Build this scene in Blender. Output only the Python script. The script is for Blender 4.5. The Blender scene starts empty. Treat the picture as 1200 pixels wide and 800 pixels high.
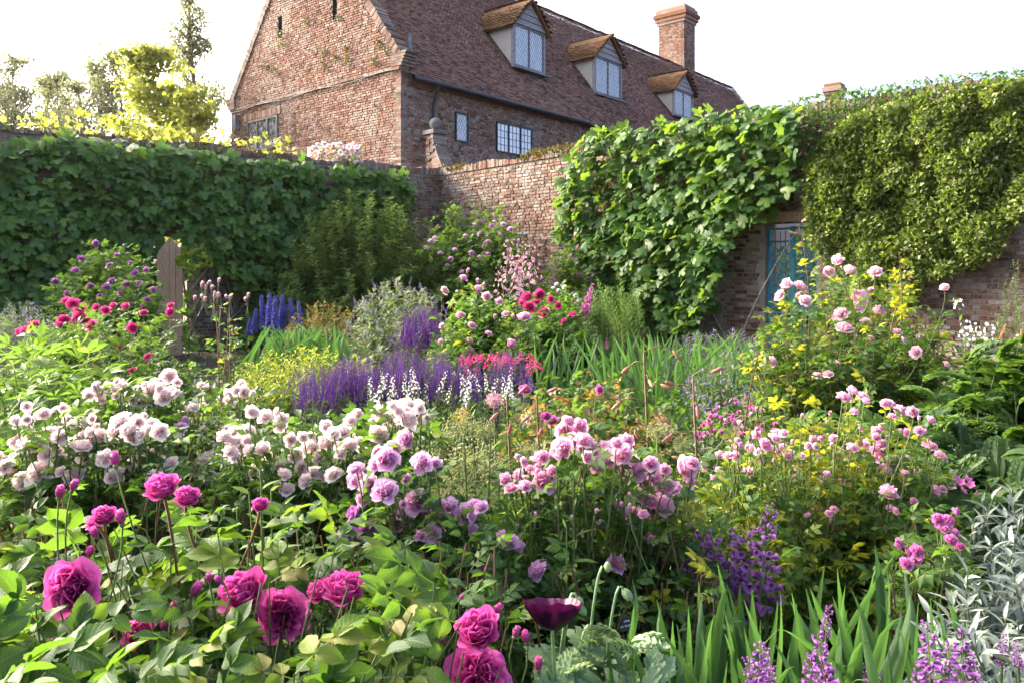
import bpy, math, random
import numpy as np
from mathutils import Vector, Matrix

random.seed(5)
rng = np.random.default_rng(11)
scene = bpy.context.scene
COL = scene.collection
PI = math.pi

# ------------------------------------------------------------------ camera, sky, sun, exposure
EYE, FOC, CX, HZ = 1.65, 900.0, 600.0, 320.0
cam_data = bpy.data.cameras.new('camera')
cam_data.sensor_width = 36.0
cam_data.lens = 36.0 * FOC / 1200.0
cam_data.shift_y = -(400.0 - HZ) / 1200.0
cam_data.clip_start = 0.05
cam_data.clip_end = 2000.0
cam = bpy.data.objects.new('camera', cam_data)
cam.location = (0, 0, EYE)
cam.rotation_euler = (PI / 2, 0, 0)
COL.objects.link(cam)
scene.camera = cam

SUN_AZ, SUN_EL = math.radians(-62), math.radians(27)
world = bpy.data.worlds.new('World')
scene.world = world
world.use_nodes = True
wn, wl = world.node_tree.nodes, world.node_tree.links
sky = wn.new('ShaderNodeTexSky')
sky.sky_type = 'NISHITA'
sky.sun_disc = False
sky.sun_elevation = SUN_EL
sky.sun_rotation = SUN_AZ
sky.air_density = 0.5
sky.dust_density = 8.0
sky.ozone_density = 1.0
bg = wn['Background']
bg.inputs['Strength'].default_value = 0.15
wl.new(sky.outputs['Color'], bg.inputs['Color'])

sun_data = bpy.data.lights.new('sun', 'SUN')
sun_data.energy = 0.85
sun_data.angle = math.radians(11.0)
sun_data.color = (1.0, 0.87, 0.66)
sun = bpy.data.objects.new('sun', sun_data)
sdir = Vector((math.sin(SUN_AZ) * math.cos(SUN_EL), math.cos(SUN_AZ) * math.cos(SUN_EL), math.sin(SUN_EL)))
sun.rotation_euler = sdir.to_track_quat('Z', 'Y').to_euler()
sun.location = (-20, 12, 20)
COL.objects.link(sun)

scene.view_settings.view_transform = 'Standard'
scene.view_settings.look = 'None'
scene.view_settings.gamma = 1.0
scene.view_settings.use_curve_mapping = False
scene.view_settings.exposure = 2.75
scene.cycles.max_bounces = 7
scene.cycles.diffuse_bounces = 4
scene.cycles.glossy_bounces = 2
scene.cycles.transmission_bounces = 4
scene.cycles.use_denoising = True
scene.cycles.use_adaptive_sampling = True
scene.cycles.adaptive_threshold = 0.02
scene.cycles.caustics_reflective = False
scene.cycles.caustics_refractive = False


def W(px, py, Y):
    """the point that stands Y metres from the eye in the direction (px, py)"""
    return np.array([(px - CX) / FOC * Y, Y, EYE + (HZ - py) / FOC * Y])


# ------------------------------------------------------------------ materials
MATS = {}


def new_mat(name):
    m = bpy.data.materials.new(name)
    m.use_nodes = True
    MATS[name] = m
    nt = m.node_tree
    return m, nt.nodes, nt.links, nt.nodes['Principled BSDF']


def rand_value(N, L):
    """one random number for each loose piece of each object"""
    g = N.new('ShaderNodeNewGeometry')
    o = N.new('ShaderNodeObjectInfo')
    a = N.new('ShaderNodeMath'); a.operation = 'ADD'
    L.new(g.outputs['Random Per Island'], a.inputs[0]); L.new(o.outputs['Random'], a.inputs[1])
    f = N.new('ShaderNodeMath'); f.operation = 'FRACT'
    L.new(a.outputs[0], f.inputs[0])
    return f.outputs[0]


def ramp(N, L, fac, stops, interp='LINEAR'):
    r = N.new('ShaderNodeValToRGB')
    r.color_ramp.interpolation = interp
    els = r.color_ramp.elements
    while len(els) < len(stops):
        els.new(0.5)
    for e, (p, c) in zip(els, stops):
        e.position = p
        e.color = (c[0], c[1], c[2], 1)
    L.new(fac, r.inputs['Fac'])
    return r.outputs['Color']


def mix(N, L, fac, a, b, mode='MIX'):
    m = N.new('ShaderNodeMix'); m.data_type = 'RGBA'; m.blend_type = mode
    for sock, v in ((m.inputs[0], fac), (m.inputs[6], a), (m.inputs[7], b)):
        if hasattr(v, 'type') and hasattr(v, 'links'):
            L.new(v, sock)
        elif isinstance(v, (int, float)):
            sock.default_value = v
        else:
            sock.default_value = (v[0], v[1], v[2], 1)
    return m.outputs[2]


def noise(N, L, scale, detail=3, rough=0.6, coord='Object'):
    t = N.new('ShaderNodeTexCoord')
    n = N.new('ShaderNodeTexNoise')
    n.inputs['Scale'].default_value = scale
    n.inputs['Detail'].default_value = detail
    n.inputs['Roughness'].default_value = rough
    L.new(t.outputs[coord], n.inputs['Vector'])
    return n.outputs['Fac']


def world_noise(N, L, scale, detail=3, rough=0.6):
    g = N.new('ShaderNodeNewGeometry')
    n = N.new('ShaderNodeTexNoise')
    n.inputs['Scale'].default_value = scale
    n.inputs['Detail'].default_value = detail
    n.inputs['Roughness'].default_value = rough
    L.new(g.outputs['Position'], n.inputs['Vector'])
    return n.outputs['Fac']


def leaf_mat(name, cols, trans=None, amount=0.45, rough=0.42, veins=False, spec=0.5, blade=False):
    """a leaf: green reflection plus yellow-green light that comes through it"""
    m, N, L, P = new_mat(name)
    rv = rand_value(N, L)
    n = len(cols)
    col = ramp(N, L, rv, [(i / max(n - 1, 1), c) for i, c in enumerate(cols)])
    if veins:
        at = N.new('ShaderNodeAttribute'); at.attribute_name = 'luv'
        sep = N.new('ShaderNodeSeparateXYZ'); L.new(at.outputs['Vector'], sep.inputs[0])
        ab = N.new('ShaderNodeMath'); ab.operation = 'ABSOLUTE'; L.new(sep.outputs['X'], ab.inputs[0])
        mid = ramp(N, L, ab.outputs[0], [(0.0, (1, 1, 1)), (0.10, (0, 0, 0))])
        # side veins run forward from the midrib
        a1 = N.new('ShaderNodeMath'); a1.operation = 'MULTIPLY_ADD'
        L.new(ab.outputs[0], a1.inputs[0]); a1.inputs[1].default_value = -0.22; L.new(sep.outputs['Y'], a1.inputs[2])
        a2 = N.new('ShaderNodeMath'); a2.operation = 'MULTIPLY'; L.new(a1.outputs[0], a2.inputs[0]); a2.inputs[1].default_value = 50
        a3 = N.new('ShaderNodeMath'); a3.operation = 'SINE'; L.new(a2.outputs[0], a3.inputs[0])
        sv = ramp(N, L, a3.outputs[0], [(0.75, (0, 0, 0)), (1.0, (0.5, 0.5, 0.5))])
        light = mix(N, L, 0.5, col, (0.35, 0.42, 0.16))
        both = mix(N, L, 1.0, mid, sv, 'ADD')
        bw = N.new('ShaderNodeRGBToBW'); L.new(both, bw.inputs[0])
        h = N.new('ShaderNodeMath'); h.operation = 'MULTIPLY'; L.new(bw.outputs[0], h.inputs[0]); h.inputs[1].default_value = 0.6
        col = mix(N, L, h.outputs[0], col, light)
        b = N.new('ShaderNodeBump'); b.inputs['Strength'].default_value = 0.35; b.inputs['Distance'].default_value = 0.004
        L.new(bw.outputs[0], b.inputs['Height']); b.invert = True
        L.new(b.outputs[0], P.inputs['Normal'])
    if blade:
        at = N.new('ShaderNodeAttribute'); at.attribute_name = 'luv'
        sep = N.new('ShaderNodeSeparateXYZ'); L.new(at.outputs['Vector'], sep.inputs[0])
        k1 = N.new('ShaderNodeMath'); k1.operation = 'MULTIPLY'; L.new(sep.outputs['X'], k1.inputs[0]); k1.inputs[1].default_value = 26
        k2 = N.new('ShaderNodeMath'); k2.operation = 'SINE'; L.new(k1.outputs[0], k2.inputs[0])
        rib = ramp(N, L, k2.outputs[0], [(0.0, (0.78, 0.78, 0.78)), (1.0, (1.25, 1.22, 1.1))])
        col = mix(N, L, 0.7, col, rib, 'MULTIPLY')
        wn_ = world_noise(N, L, 14.0, 3)
        k3 = N.new('ShaderNodeMath'); k3.operation = 'MULTIPLY_ADD'; L.new(wn_, k3.inputs[0]); k3.inputs[1].default_value = 0.22; L.new(sep.outputs['Y'], k3.inputs[2])
        tipf = ramp(N, L, k3.outputs[0], [(1.03, (0, 0, 0)), (1.08, (0.9, 0.9, 0.9))])
        tb = N.new('ShaderNodeRGBToBW'); L.new(tipf, tb.inputs[0])
        col = mix(N, L, tb.outputs[0], col, (0.30, 0.20, 0.08))
        b = N.new('ShaderNodeBump'); b.inputs['Strength'].default_value = 0.4; b.inputs['Distance'].default_value = 0.003
        L.new(k2.outputs[0], b.inputs['Height']); L.new(b.outputs[0], P.inputs['Normal'])
    if veins:
        sp = world_noise(N, L, 75.0, 2)
        sf = ramp(N, L, sp, [(0.70, (0, 0, 0)), (0.76, (0.75, 0.75, 0.75))])
        sb = N.new('ShaderNodeRGBToBW'); L.new(sf, sb.inputs[0])
        col = mix(N, L, sb.outputs[0], col, (0.16, 0.10, 0.035))
    nz = world_noise(N, L, 9.0, 2)
    col = mix(N, L, 0.35, col, ramp(N, L, nz, [(0.3, (0.45, 0.5, 0.4)), (0.7, (1.5, 1.45, 1.1))]), 'MULTIPLY')
    L.new(col, P.inputs['Base Color'])
    P.inputs['Roughness'].default_value = rough
    P.inputs['Specular IOR Level'].default_value = spec
    T = N.new('ShaderNodeBsdfTranslucent')
    if trans is None:
        c = cols[len(cols) // 2]
        trans = (min(1, c[0] * 3.2 + 0.03), min(1, c[1] * 2.6 + 0.03), c[2] * 0.8)
    tc = mix(N, L, 0.3, trans, col)
    L.new(tc, T.inputs['Color'])
    S = N.new('ShaderNodeMixShader'); S.inputs[0].default_value = amount
    L.new(P.outputs[0], S.inputs[1]); L.new(T.outputs[0], S.inputs[2])
    L.new(S.outputs[0], N['Material Output'].inputs['Surface'])
    return m


def petal_mat(name, base, edge, amount=0.35, rough=0.55, var=0.25):
    """petal: one colour at the base running to another at the rim"""
    m, N, L, P = new_mat(name)
    at = N.new('ShaderNodeAttribute'); at.attribute_name = 'luv'
    sep = N.new('ShaderNodeSeparateXYZ'); L.new(at.outputs['Vector'], sep.inputs[0])
    col = ramp(N, L, sep.outputs['Y'], [(0.25, base), (1.0, edge)])
    rv = rand_value(N, L)
    col = mix(N, L, var, col, ramp(N, L, rv, [(0.0, (0.55, 0.5, 0.6)), (0.5, (1, 1, 1)), (1.0, (1.35, 1.3, 1.3))]), 'MULTIPLY')
    nz = world_noise(N, L, 160.0, 2)
    col = mix(N, L, 0.18, col, ramp(N, L, nz, [(0.3, (0.6, 0.6, 0.6)), (0.7, (1.3, 1.3, 1.3))]), 'MULTIPLY')
    L.new(col, P.inputs['Base Color'])
    P.inputs['Roughness'].default_value = rough
    P.inputs['Specular IOR Level'].default_value = 0.25
    T = N.new('ShaderNodeBsdfTranslucent')
    L.new(col, T.inputs['Color'])
    S = N.new('ShaderNodeMixShader'); S.inputs[0].default_value = amount
    L.new(P.outputs[0], S.inputs[1]); L.new(T.outputs[0], S.inputs[2])
    L.new(S.outputs[0], N['Material Output'].inputs['Surface'])
    return m


def plain_mat(name, c1, c2, scale=8.0, rough=0.8, bump=0.0, metallic=0.0, stretch=None):
    m, N, L, P = new_mat(name)
    t = N.new('ShaderNodeTexCoord')
    n = N.new('ShaderNodeTexNoise')
    n.inputs['Scale'].default_value = scale; n.inputs['Detail'].default_value = 5; n.inputs['Roughness'].default_value = 0.65
    if stretch:
        mp = N.new('ShaderNodeMapping'); mp.inputs['Scale'].default_value = stretch
        L.new(t.outputs['Object'], mp.inputs['Vector']); L.new(mp.outputs[0], n.inputs['Vector'])
    else:
        L.new(t.outputs['Object'], n.inputs['Vector'])
    L.new(ramp(N, L, n.outputs['Fac'], [(0.3, c1), (0.7, c2)]), P.inputs['Base Color'])
    P.inputs['Roughness'].default_value = rough
    P.inputs['Metallic'].default_value = metallic
    if bump:
        b = N.new('ShaderNodeBump'); b.inputs['Strength'].default_value = bump; b.inputs['Distance'].default_value = 0.02
        L.new(n.outputs['Fac'], b.inputs['Height']); L.new(b.outputs[0], P.inputs['Normal'])
    return m


def brick_mat(name, stops, lichen, lichen_at, moss=None, scale=0.9):
    m, N, L, P = new_mat(name)
    rv = rand_value(N, L)
    col = ramp(N, L, rv, stops)
    big = world_noise(N, L, scale, 5, 0.7)
    fine = world_noise(N, L, 26.0, 4, 0.7)
    add = N.new('ShaderNodeMath'); add.operation = 'MULTIPLY_ADD'
    L.new(fine, add.inputs[0]); add.inputs[1].default_value = 0.55; L.new(big, add.inputs[2])
    fac = ramp(N, L, add.outputs[0], [(lichen_at, (0, 0, 0)), (lichen_at + 0.16, (0.85, 0.85, 0.85))])
    bw = N.new('ShaderNodeRGBToBW'); L.new(fac, bw.inputs[0])
    col = mix(N, L, bw.outputs[0], col, lichen)
    if moss:
        mb = world_noise(N, L, 0.55, 5, 0.75)
        mf = ramp(N, L, mb, [(moss[1], (0, 0, 0)), (moss[1] + 0.1, (0.9, 0.9, 0.9))])
        b2 = N.new('ShaderNodeRGBToBW'); L.new(mf, b2.inputs[0])
        col = mix(N, L, b2.outputs[0], col, moss[0])
    col = mix(N, L, 0.5, col, ramp(N, L, fine, [(0.3, (0.55, 0.55, 0.55)), (0.7, (1.4, 1.4, 1.4))]), 'MULTIPLY')
    L.new(col, P.inputs['Base Color'])
    P.inputs['Roughness'].default_value = 0.9
    P.inputs['Specular IOR Level'].default_value = 0.2
    b = N.new('ShaderNodeBump'); b.inputs['Strength'].default_value = 0.6; b.inputs['Distance'].default_value = 0.01
    L.new(fine, b.inputs['Height']); L.new(b.outputs[0], P.inputs['Normal'])
    return m


# ------------------------------------------------------------------ mesh building
class G:
    """collects points and faces; build() links them as one mesh object"""
    def __init__(self):
        self.V, self.U, self.F, self.n = [], [], [], 0

    def add(self, T, m=0):
        V, F = np.asarray(T[0], float), T[1]
        U = T[2] if len(T) > 2 and T[2] is not None else np.zeros((len(V), 2))
        self.V.append(V); self.U.append(U)
        for f in (F if isinstance(F, list) else [F]):
            f = np.asarray(f, int)
            if len(f):
                self.F.append((f + self.n, m))
        self.n += len(V)
        return self

    def arrays(self):
        return np.concatenate(self.V), [f for f, _ in self.F], np.concatenate(self.U)

    def mesh(self, name, mats, smooth=True):
        V = np.concatenate(self.V).astype(np.float32)
        U = np.concatenate(self.U).astype(np.float32)
        tot = np.concatenate([np.full(len(f), f.shape[1], np.int32) for f, _ in self.F])
        idx = np.concatenate([f.ravel() for f, _ in self.F]).astype(np.int32)
        mi = np.concatenate([np.full(len(f), m, np.int32) for f, m in self.F])
        me = bpy.data.meshes.new(name)
        me.vertices.add(len(V)); me.vertices.foreach_set('co', V.ravel())
        me.loops.add(len(idx)); me.loops.foreach_set('vertex_index', idx)
        me.polygons.add(len(tot))
        me.polygons.foreach_set('loop_start', np.concatenate([[0], np.cumsum(tot)[:-1]]).astype(np.int32))
        me.polygons.foreach_set('material_index', mi)
        me.polygons.foreach_set('use_smooth', np.full(len(tot), smooth, bool))
        if U.any():
            a = me.attributes.new('luv', 'FLOAT_VECTOR', 'POINT')
            a.data.foreach_set('vector', np.concatenate([U, np.zeros((len(U), 1), np.float32)], 1).ravel())
        for m in (mats if isinstance(mats, (list, tuple)) else [mats]):
            me.materials.append(MATS[m] if isinstance(m, str) else m)
        me.update(calc_edges=True)
        me.validate()
        return me

    def build(self, name, mats, parent=None, smooth=True, kind=None, loc=None):
        o = bpy.data.objects.new(name, self.mesh(name, mats, smooth))
        COL.objects.link(o)
        if parent is not None:
            o.parent = parent
        if loc is not None:
            o.location = loc
        if kind:
            o['kind'] = kind
        return o


def put(name, mesh, parent, M):
    """one more object of a mesh that others share"""
    o = bpy.data.objects.new(name, mesh)
    COL.objects.link(o)
    o.parent = parent
    o.matrix_basis = M
    return o


def thing(name, label, cat, loc=(0, 0, 0), group=None):
    o = bpy.data.objects.new(name, None)
    o.empty_display_size = 0.1
    COL.objects.link(o)
    o.location = loc
    o['label'] = label
    o['category'] = cat
    if group:
        o['group'] = group
    return o


def nrm(a):
    a = np.asarray(a, float)
    return a / np.maximum(np.linalg.norm(a, axis=-1, keepdims=True), 1e-9)


def frames(d, up):
    """rotations that take +Y to d and +Z as near to up as can be"""
    y = nrm(d)
    x = np.cross(y, up)
    bad = np.linalg.norm(x, axis=-1) < 1e-4
    if np.any(bad):
        x[bad] = np.cross(y[bad], [0.31, 0.7, 0.2])
    x = nrm(x)
    z = np.cross(x, y)
    return np.stack([x, y, z], -1)


def inst(T, R, P, S):
    """many copies of a template as arrays"""
    V, F, U = T
    n, nv = len(P), len(V)
    S = np.asarray(S, float)
    S = np.full((n, 1), S) if S.ndim == 0 else S.reshape(n, -1)
    Vs = V[None] * S[:, None, :]
    out = np.einsum('nij,nvj->nvi', R, Vs) + P[:, None, :]
    off = (np.arange(n) * nv)
    Fl = [(f[None] + off[:, None, None]).reshape(-1, f.shape[1]) for f in (F if isinstance(F, list) else [F])]
    return out.reshape(-1, 3), Fl, np.tile(U, (n, 1))


def mat4(R, P, S):
    s = (S, S, S) if np.ndim(S) == 0 else S
    M = Matrix.Identity(4)
    for i in range(3):
        for j in range(3):
            M[i][j] = float(R[i, j] * s[j])
        M[i][3] = float(P[i])
    return M


def grid_faces(nu, nv):
    i = np.arange(nu - 1); j = np.arange(nv - 1)
    a = (j[:, None] * nu + i[None]).ravel()
    return np.stack([a, a + 1, a + nu + 1, a + nu], 1)


def tube(pts, rad, sides=5):
    pts = np.asarray(pts, float)
    n = len(pts)
    rad = np.full(n, rad) if np.ndim(rad) == 0 else np.asarray(rad, float)
    t = nrm(np.gradient(pts, axis=0))
    ref = np.array([0.0, 0, 1]) if abs(t[0][2]) < 0.8 else np.array([1.0, 0, 0])
    x = nrm(np.cross(t, ref)); y = np.cross(t, x)
    a = np.linspace(0, 2 * PI, sides, endpoint=False)
    V = pts[:, None] + rad[:, None, None] * (np.cos(a)[None, :, None] * x[:, None] + np.sin(a)[None, :, None] * y[:, None])
    F = []
    for i in range(n - 1):
        for k in range(sides):
            F.append((i * sides + k, i * sides + (k + 1) % sides, (i + 1) * sides + (k + 1) % sides, (i + 1) * sides + k))
    U = np.zeros((n * sides, 2)); U[:, 1] = 0.5; U[:, 0] = 0.5
    return V.reshape(-1, 3), np.array(F), U


def box(o, a, b, c):
    """box from corner o along the three edge vectors"""
    o, a, b, c = (np.asarray(v, float) for v in (o, a, b, c))
    V = np.array([o, o + a, o + a + b, o + b, o + c, o + a + c, o + a + b + c, o + b + c])
    F = np.array([(0, 3, 2, 1), (4, 5, 6, 7), (0, 1, 5, 4), (1, 2, 6, 5), (2, 3, 7, 6), (3, 0, 4, 7)])
    if np.dot(np.cross(a, b), c) < 0:
        F = F[:, ::-1]
    return V, F


def sphere(c, r, nu=10, nv=7, squash=(1, 1, 1)):
    th = np.linspace(0, 2 * PI, nu, endpoint=False); ph = np.linspace(0.02, PI - 0.02, nv)
    V = np.array([[np.sin(p) * np.cos(t), np.sin(p) * np.sin(t), np.cos(p)] for p in ph for t in th]) * r * np.array(squash) + np.asarray(c)
    F = [(j * nu + i, (j + 1) * nu + i, (j + 1) * nu + (i + 1) % nu, j * nu + (i + 1) % nu) for j in range(nv - 1) for i in range(nu)]
    U = np.tile([0.5, 0.5], (len(V), 1))
    return V, np.array(F), U


# ------------------------------------------------------------------ leaf and flower templates (grow along +Y, face +Z)
def leaf_t(width=0.5, rows=4, cols=3, fold=0.2, droop=0.25, power=0.75, ripple=0.0, tip=1.0, seed=0, teeth=0.0):
    v = np.linspace(0, 1, rows + 1); u = np.linspace(-1, 1, cols)
    vv, uu = np.meshgrid(v, u, indexing='ij')
    w = np.sin(PI * np.clip(vv, 0, 1) ** power) ** 0.9 * width * 0.5
    w = np.where(vv > 0.99, 0.004, w)
    if teeth:
        w = w * (1 + teeth * np.where(np.arange(rows + 1) % 2 == 0, 1, -1))[:, None] * np.where(np.abs(uu) > .9, 1, 1)
    x = uu * w
    ph = seed * 1.7
    z = fold * np.abs(uu) * w * 2 - droop * vv ** 2 + ripple * np.sin(vv * 9 + ph) * uu * np.abs(uu)
    V = np.stack([x, vv, z], -1).reshape(-1, 3)
    U = np.stack([uu, vv], -1).reshape(-1, 2)
    return V, grid_faces(cols, rows + 1), U


def kite_t(width=0.45, droop=0.1, fold=0.12):
    """smallest leaf: two triangles folded along the midrib"""
    V = np.array([[0, 0, 0], [width / 2, 0.45, fold], [0, 1, -droop], [-width / 2, 0.45, fold]])
    return V, np.array([(0, 1, 2), (0, 2, 3)]), np.array([[0, 0], [1, .45], [0, 1], [-1, .45]])


def place(T, pos, ang=0.0, s=1.0, tilt=0.0):
    V, F, U = T
    V = V * s
    ca, sa = math.cos(tilt), math.sin(tilt)
    V = V @ np.array([[1, 0, 0], [0, ca, sa], [0, -sa, ca]])
    c, d = math.cos(ang), math.sin(ang)
    V = V @ np.array([[c, d, 0], [-d, c, 0], [0, 0, 1]]) + np.asarray(pos, float)
    return V, F, U


def compound_t(leaflet, pairs=2, size=0.42, ang=1.05, droop=0.25, seed=0):
    r = random.Random(seed)
    g = G()
    def zc(y): return -droop * y * y
    ys = np.array([0, 0.35, 0.72])
    g.add((np.array([(sx * 0.012, y, zc(y)) for y in ys for sx in (-1, 1)]), grid_faces(2, 3), np.tile([0.5, 0.5], (6, 1))))
    g.add(place(leaflet, (0, 0.62, zc(0.62)), r.uniform(-.2, .2), size * 1.12, -0.5 * droop))
    for k in range(pairs):
        y = 0.6 - 0.28 * k
        for s in (-1, 1):
            g.add(place(leaflet, (0, y, zc(y)), s * (ang + r.uniform(-.2, .2)), size * (1 - 0.1 * k) * r.uniform(.9, 1.1), r.uniform(-.45, .1)))
    return g.arrays()


def lobed_t(lobes=5, seed=0):
    """fig leaf: rounded lobes round a blade, hanging at the edges"""
    r = random.Random(seed)
    angs = np.linspace(-2.05, 2.05, lobes) if lobes == 5 else np.linspace(-1.25, 1.25, 3)
    lens = [0.55, 0.8, 1.0, 0.8, 0.55] if lobes == 5 else [0.75, 1.0, 0.75]
    out = []
    for k, (a, l) in enumerate(zip(angs, lens)):
        l *= r.uniform(0.85, 1.1)
        for da, f in ((-0.36, 0.80), (-0.20, 0.97), (0.0, 1.03), (0.20, 0.97), (0.36, 0.80)):
            out.append((a + da, l * f))
        if k < lobes - 1:
            out.append((0.5 * (a + angs[k + 1]), 0.50 * r.uniform(.8, 1.2)))
    P = [(0, 0, 0.05)]
    for a, l in out:
        x, y = math.sin(a) * l * 0.62, math.cos(a) * l * 0.62
        rr = math.hypot(x, y)
        P.append((x, y, -0.28 * rr * rr + r.uniform(-.03, .03)))
    P.append((0, -0.12, 0))
    V = np.array(P) + np.array([0, 0.35, 0])
    n = len(out)
    F = [(0, i + 1, i) for i in range(1, n)] + [(0, 1, n + 1), (0, n + 1, n)]
    F = [f[::-1] for f in F]
    U = np.stack([V[:, 0], V[:, 1]], 1)
    return V, np.array(F), U


def dissected_t(pairs=5, seed=0):
    """deeply cut leaf with toothed side lobes"""
    r = random.Random(seed)
    g = G()
    def zc(y): return 0.12 * math.sin(PI * y) - 0.35 * y * y
    lob = leaf_t(0.85, 3, 3, 0.15, 0.15)
    kt = kite_t(0.6, 0.1, 0.1)
    mid = leaf_t(0.26, 5, 3, 0.2, 0.0); mid[0][:, 2] += [zc(v) for v in mid[0][:, 1]]
    g.add(mid)
    for k in range(pairs):
        y = 0.18 + 0.75 * k / pairs
        l = 0.40 * math.sin(PI * (0.25 + 0.62 * k / pairs)) * r.uniform(.9, 1.1)
        for s in (-1, 1):
            a = s * (0.95 - 0.05 * k)
            g.add(place(lob, (0, y, zc(y)), a, l, -0.25))
            for q in (0.55,):
                bx, by = math.sin(-a) * l * q, math.cos(a) * l * q
                g.add(place(kt, (bx, y + by, zc(y) - 0.02), a * 0.25, l * 0.5, -0.2))
                g.add(place(kt, (bx, y + by, zc(y) - 0.02), a * 1.7, l * 0.44, -0.2))
    g.add(place(lob, (0, 0.88, zc(.88)), 0, 0.24, -.4))
    return g.arrays()


def blade_t(bend=0.3, twist=0.2, rows=9, width=0.06, kink=0.0):
    """sword-shaped leaf"""
    v = np.linspace(0, 1, rows)
    ang = bend * v ** 1.8 + kink * np.clip(v - 0.6, 0, 1) * 5
    dz, dy = np.cos(ang), np.sin(ang)
    z = np.concatenate([[0], np.cumsum(dz[:-1] / (rows - 1))]); y = np.concatenate([[0], np.cumsum(dy[:-1] / (rows - 1))])
    w = width * 0.5 * np.minimum(1, (1 - v) * 3.2 + 0.02) ** 0.75 * (0.75 + 0.5 * np.sin(PI * v))
    V, U = [], []
    for k in range(rows):
        t = twist * v[k]
        for u in (-1, -0.5, 0, 0.5, 1):
            V.append((u * w[k] * math.cos(t), y[k] + u * w[k] * math.sin(t) - 0.25 * w[k] * (1 - u * u) , z[k]))
            U.append((u, v[k]))
    return np.array(V), grid_faces(5, rows), np.array(U)


def petal(phi0, half, r_rim, z_rim, nu, nv, reflex, ruffle, r, z0=-0.55, crinkle=0.0):
    u = np.linspace(-1, 1, nu); v = np.linspace(0, 1, nv)
    vv, uu = np.meshgrid(v, u, indexing='ij')
    ve = vv * (1 - 0.16 * uu ** 2 * vv)
    rr = 0.08 + (r_rim - 0.08) * ve ** 0.75
    zz = z0 + (z_rim - z0) * ve ** 1.35 - reflex * ve ** 5
    k1, p1, p2 = r.uniform(2, 4), r.uniform(0, 6), r.uniform(0, 6)
    rr = rr * (1 + ruffle * np.sin(k1 * uu + p1) * vv ** 2)
    zz = zz + ruffle * 0.6 * np.sin(3.1 * uu + p2) * vv ** 2
    if crinkle:
        rr = rr * (1 + crinkle * np.sin(uu * 17 + p1) * vv ** 1.5); zz = zz + crinkle * np.sin(uu * 13 + p2) * vv ** 3
    ph = phi0 + uu * half * (0.45 + 0.55 * np.sin(np.minimum(vv * 1.15, 1) * PI / 2))
    V = np.stack([rr * np.cos(ph), rr * np.sin(ph), zz], -1).reshape(-1, 3)
    U = np.stack([uu, vv], -1).reshape(-1, 2)
    return V, grid_faces(nu, nv), U


def rose_t(layers=6, n=6, nu=5, nv=5, seed=0, cup=0.25, split=False, ruffle=0.10, flat=0.0):
    """many-petalled old rose, opening along +Z, radius 1; split: the outer petals come back apart"""
    r = random.Random(seed)
    g, outer = G(), []
    for k in range(layers):
        f = k / max(layers - 1, 1)
        rim = 1.0 - 0.88 * f
        z = 0.02 + cup * math.sin(min(1, f * 1.6) * PI / 2) + 0.05 * f - flat * (1 - f) ** 1.5
        m = max(4, n - (1 if f > 0.6 else 0))
        for i in range(m):
            ph = 2 * PI * (i + 0.5 * (k % 2)) / m + r.uniform(-.25, .25) + k * 0.3
            half = PI / m * r.uniform(1.05, 1.45)
            p = petal(ph, half, rim * r.uniform(.92, 1.06), z + r.uniform(-.07, .07), nu, nv, 0.28 * (1 - f) ** 2 * r.uniform(.4, 1.6), ruffle * r.uniform(.6, 1.5), r)
            if split and k == 0:
                outer.append(p)
            else:
                g.add(p)
    # folded petals across the heart
    for i in range(n + 2):
        a = 2 * PI * i / (n + 2) + r.uniform(-.2, .2)
        u = np.linspace(0.06, 0.62, 4); v = np.linspace(0, 1, 3)
        vv, uu = np.meshgrid(v, u, indexing='ij')
        b = a + 0.25 * np.sin(uu * 6 + i) * vv
        V = np.stack([uu * np.cos(b), uu * np.sin(b), -0.3 + (0.40 + cup + r.uniform(-.05, .06)) * vv - 0.12 * uu * vv], -1).reshape(-1, 3)
        g.add((V, grid_faces(4, 3), np.stack([uu * 0, 0.2 + 0.6 * vv], -1).reshape(-1, 2)))
    return (g.arrays(), outer) if split else g.arrays()


def calyx_t():
    """green cup with five sepals and a short neck, under a flower that faces +Z"""
    g = G()
    g.add(sphere((0, 0, -0.62), 0.2, 7, 5, (1, 1, 1.2)))
    s = leaf_t(0.28, 3, 3, 0.1, 0.2)
    for i in range(5):
        a = 2 * PI * i / 5
        y = np.array([math.cos(a), math.sin(a), 0.25]); R = frames(y[None], np.array([[0, 0, 1.0]]))
        V, F, U = inst(s, R, np.array([[0, 0, -0.5]]), 0.75)
        g.add((V, F, U))
    return g.arrays()

# ------------------------------------------------------------------ shared surfaces
RED = [(0.0, (0.10, 0.058, 0.042)), (0.2, (0.21, 0.110, 0.072)), (0.45, (0.29, 0.150, 0.098)), (0.65, (0.26, 0.155, 0.112)), (0.84, (0.33, 0.235, 0.18)), (1.0, (0.37, 0.315, 0.26))]
PALE = [(0.0, (0.07, 0.042, 0.032)), (0.2, (0.16, 0.085, 0.055)), (0.5, (0.23, 0.125, 0.085)), (0.72, (0.26, 0.175, 0.13)), (0.88, (0.33, 0.29, 0.245)), (1.0, (0.25, 0.115, 0.065))]
brick_mat('house_brick', RED, (0.42, 0.36, 0.30), 0.80)
brick_mat('wall_brick', PALE, (0.36, 0.34, 0.30), 0.79)
brick_mat('lichen_brick', PALE, (0.27, 0.255, 0.22), 0.74, scale=1.6)
brick_mat('roof_tile', [(0.0, (0.075, 0.042, 0.034)), (0.3, (0.165, 0.088, 0.066)), (0.6, (0.225, 0.118, 0.084)), (0.85, (0.285, 0.150, 0.102)), (1.0, (0.20, 0.14, 0.115))],
          (0.24, 0.20, 0.17), 0.95, moss=((0.22, 0.125, 0.028), 0.60))
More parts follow.
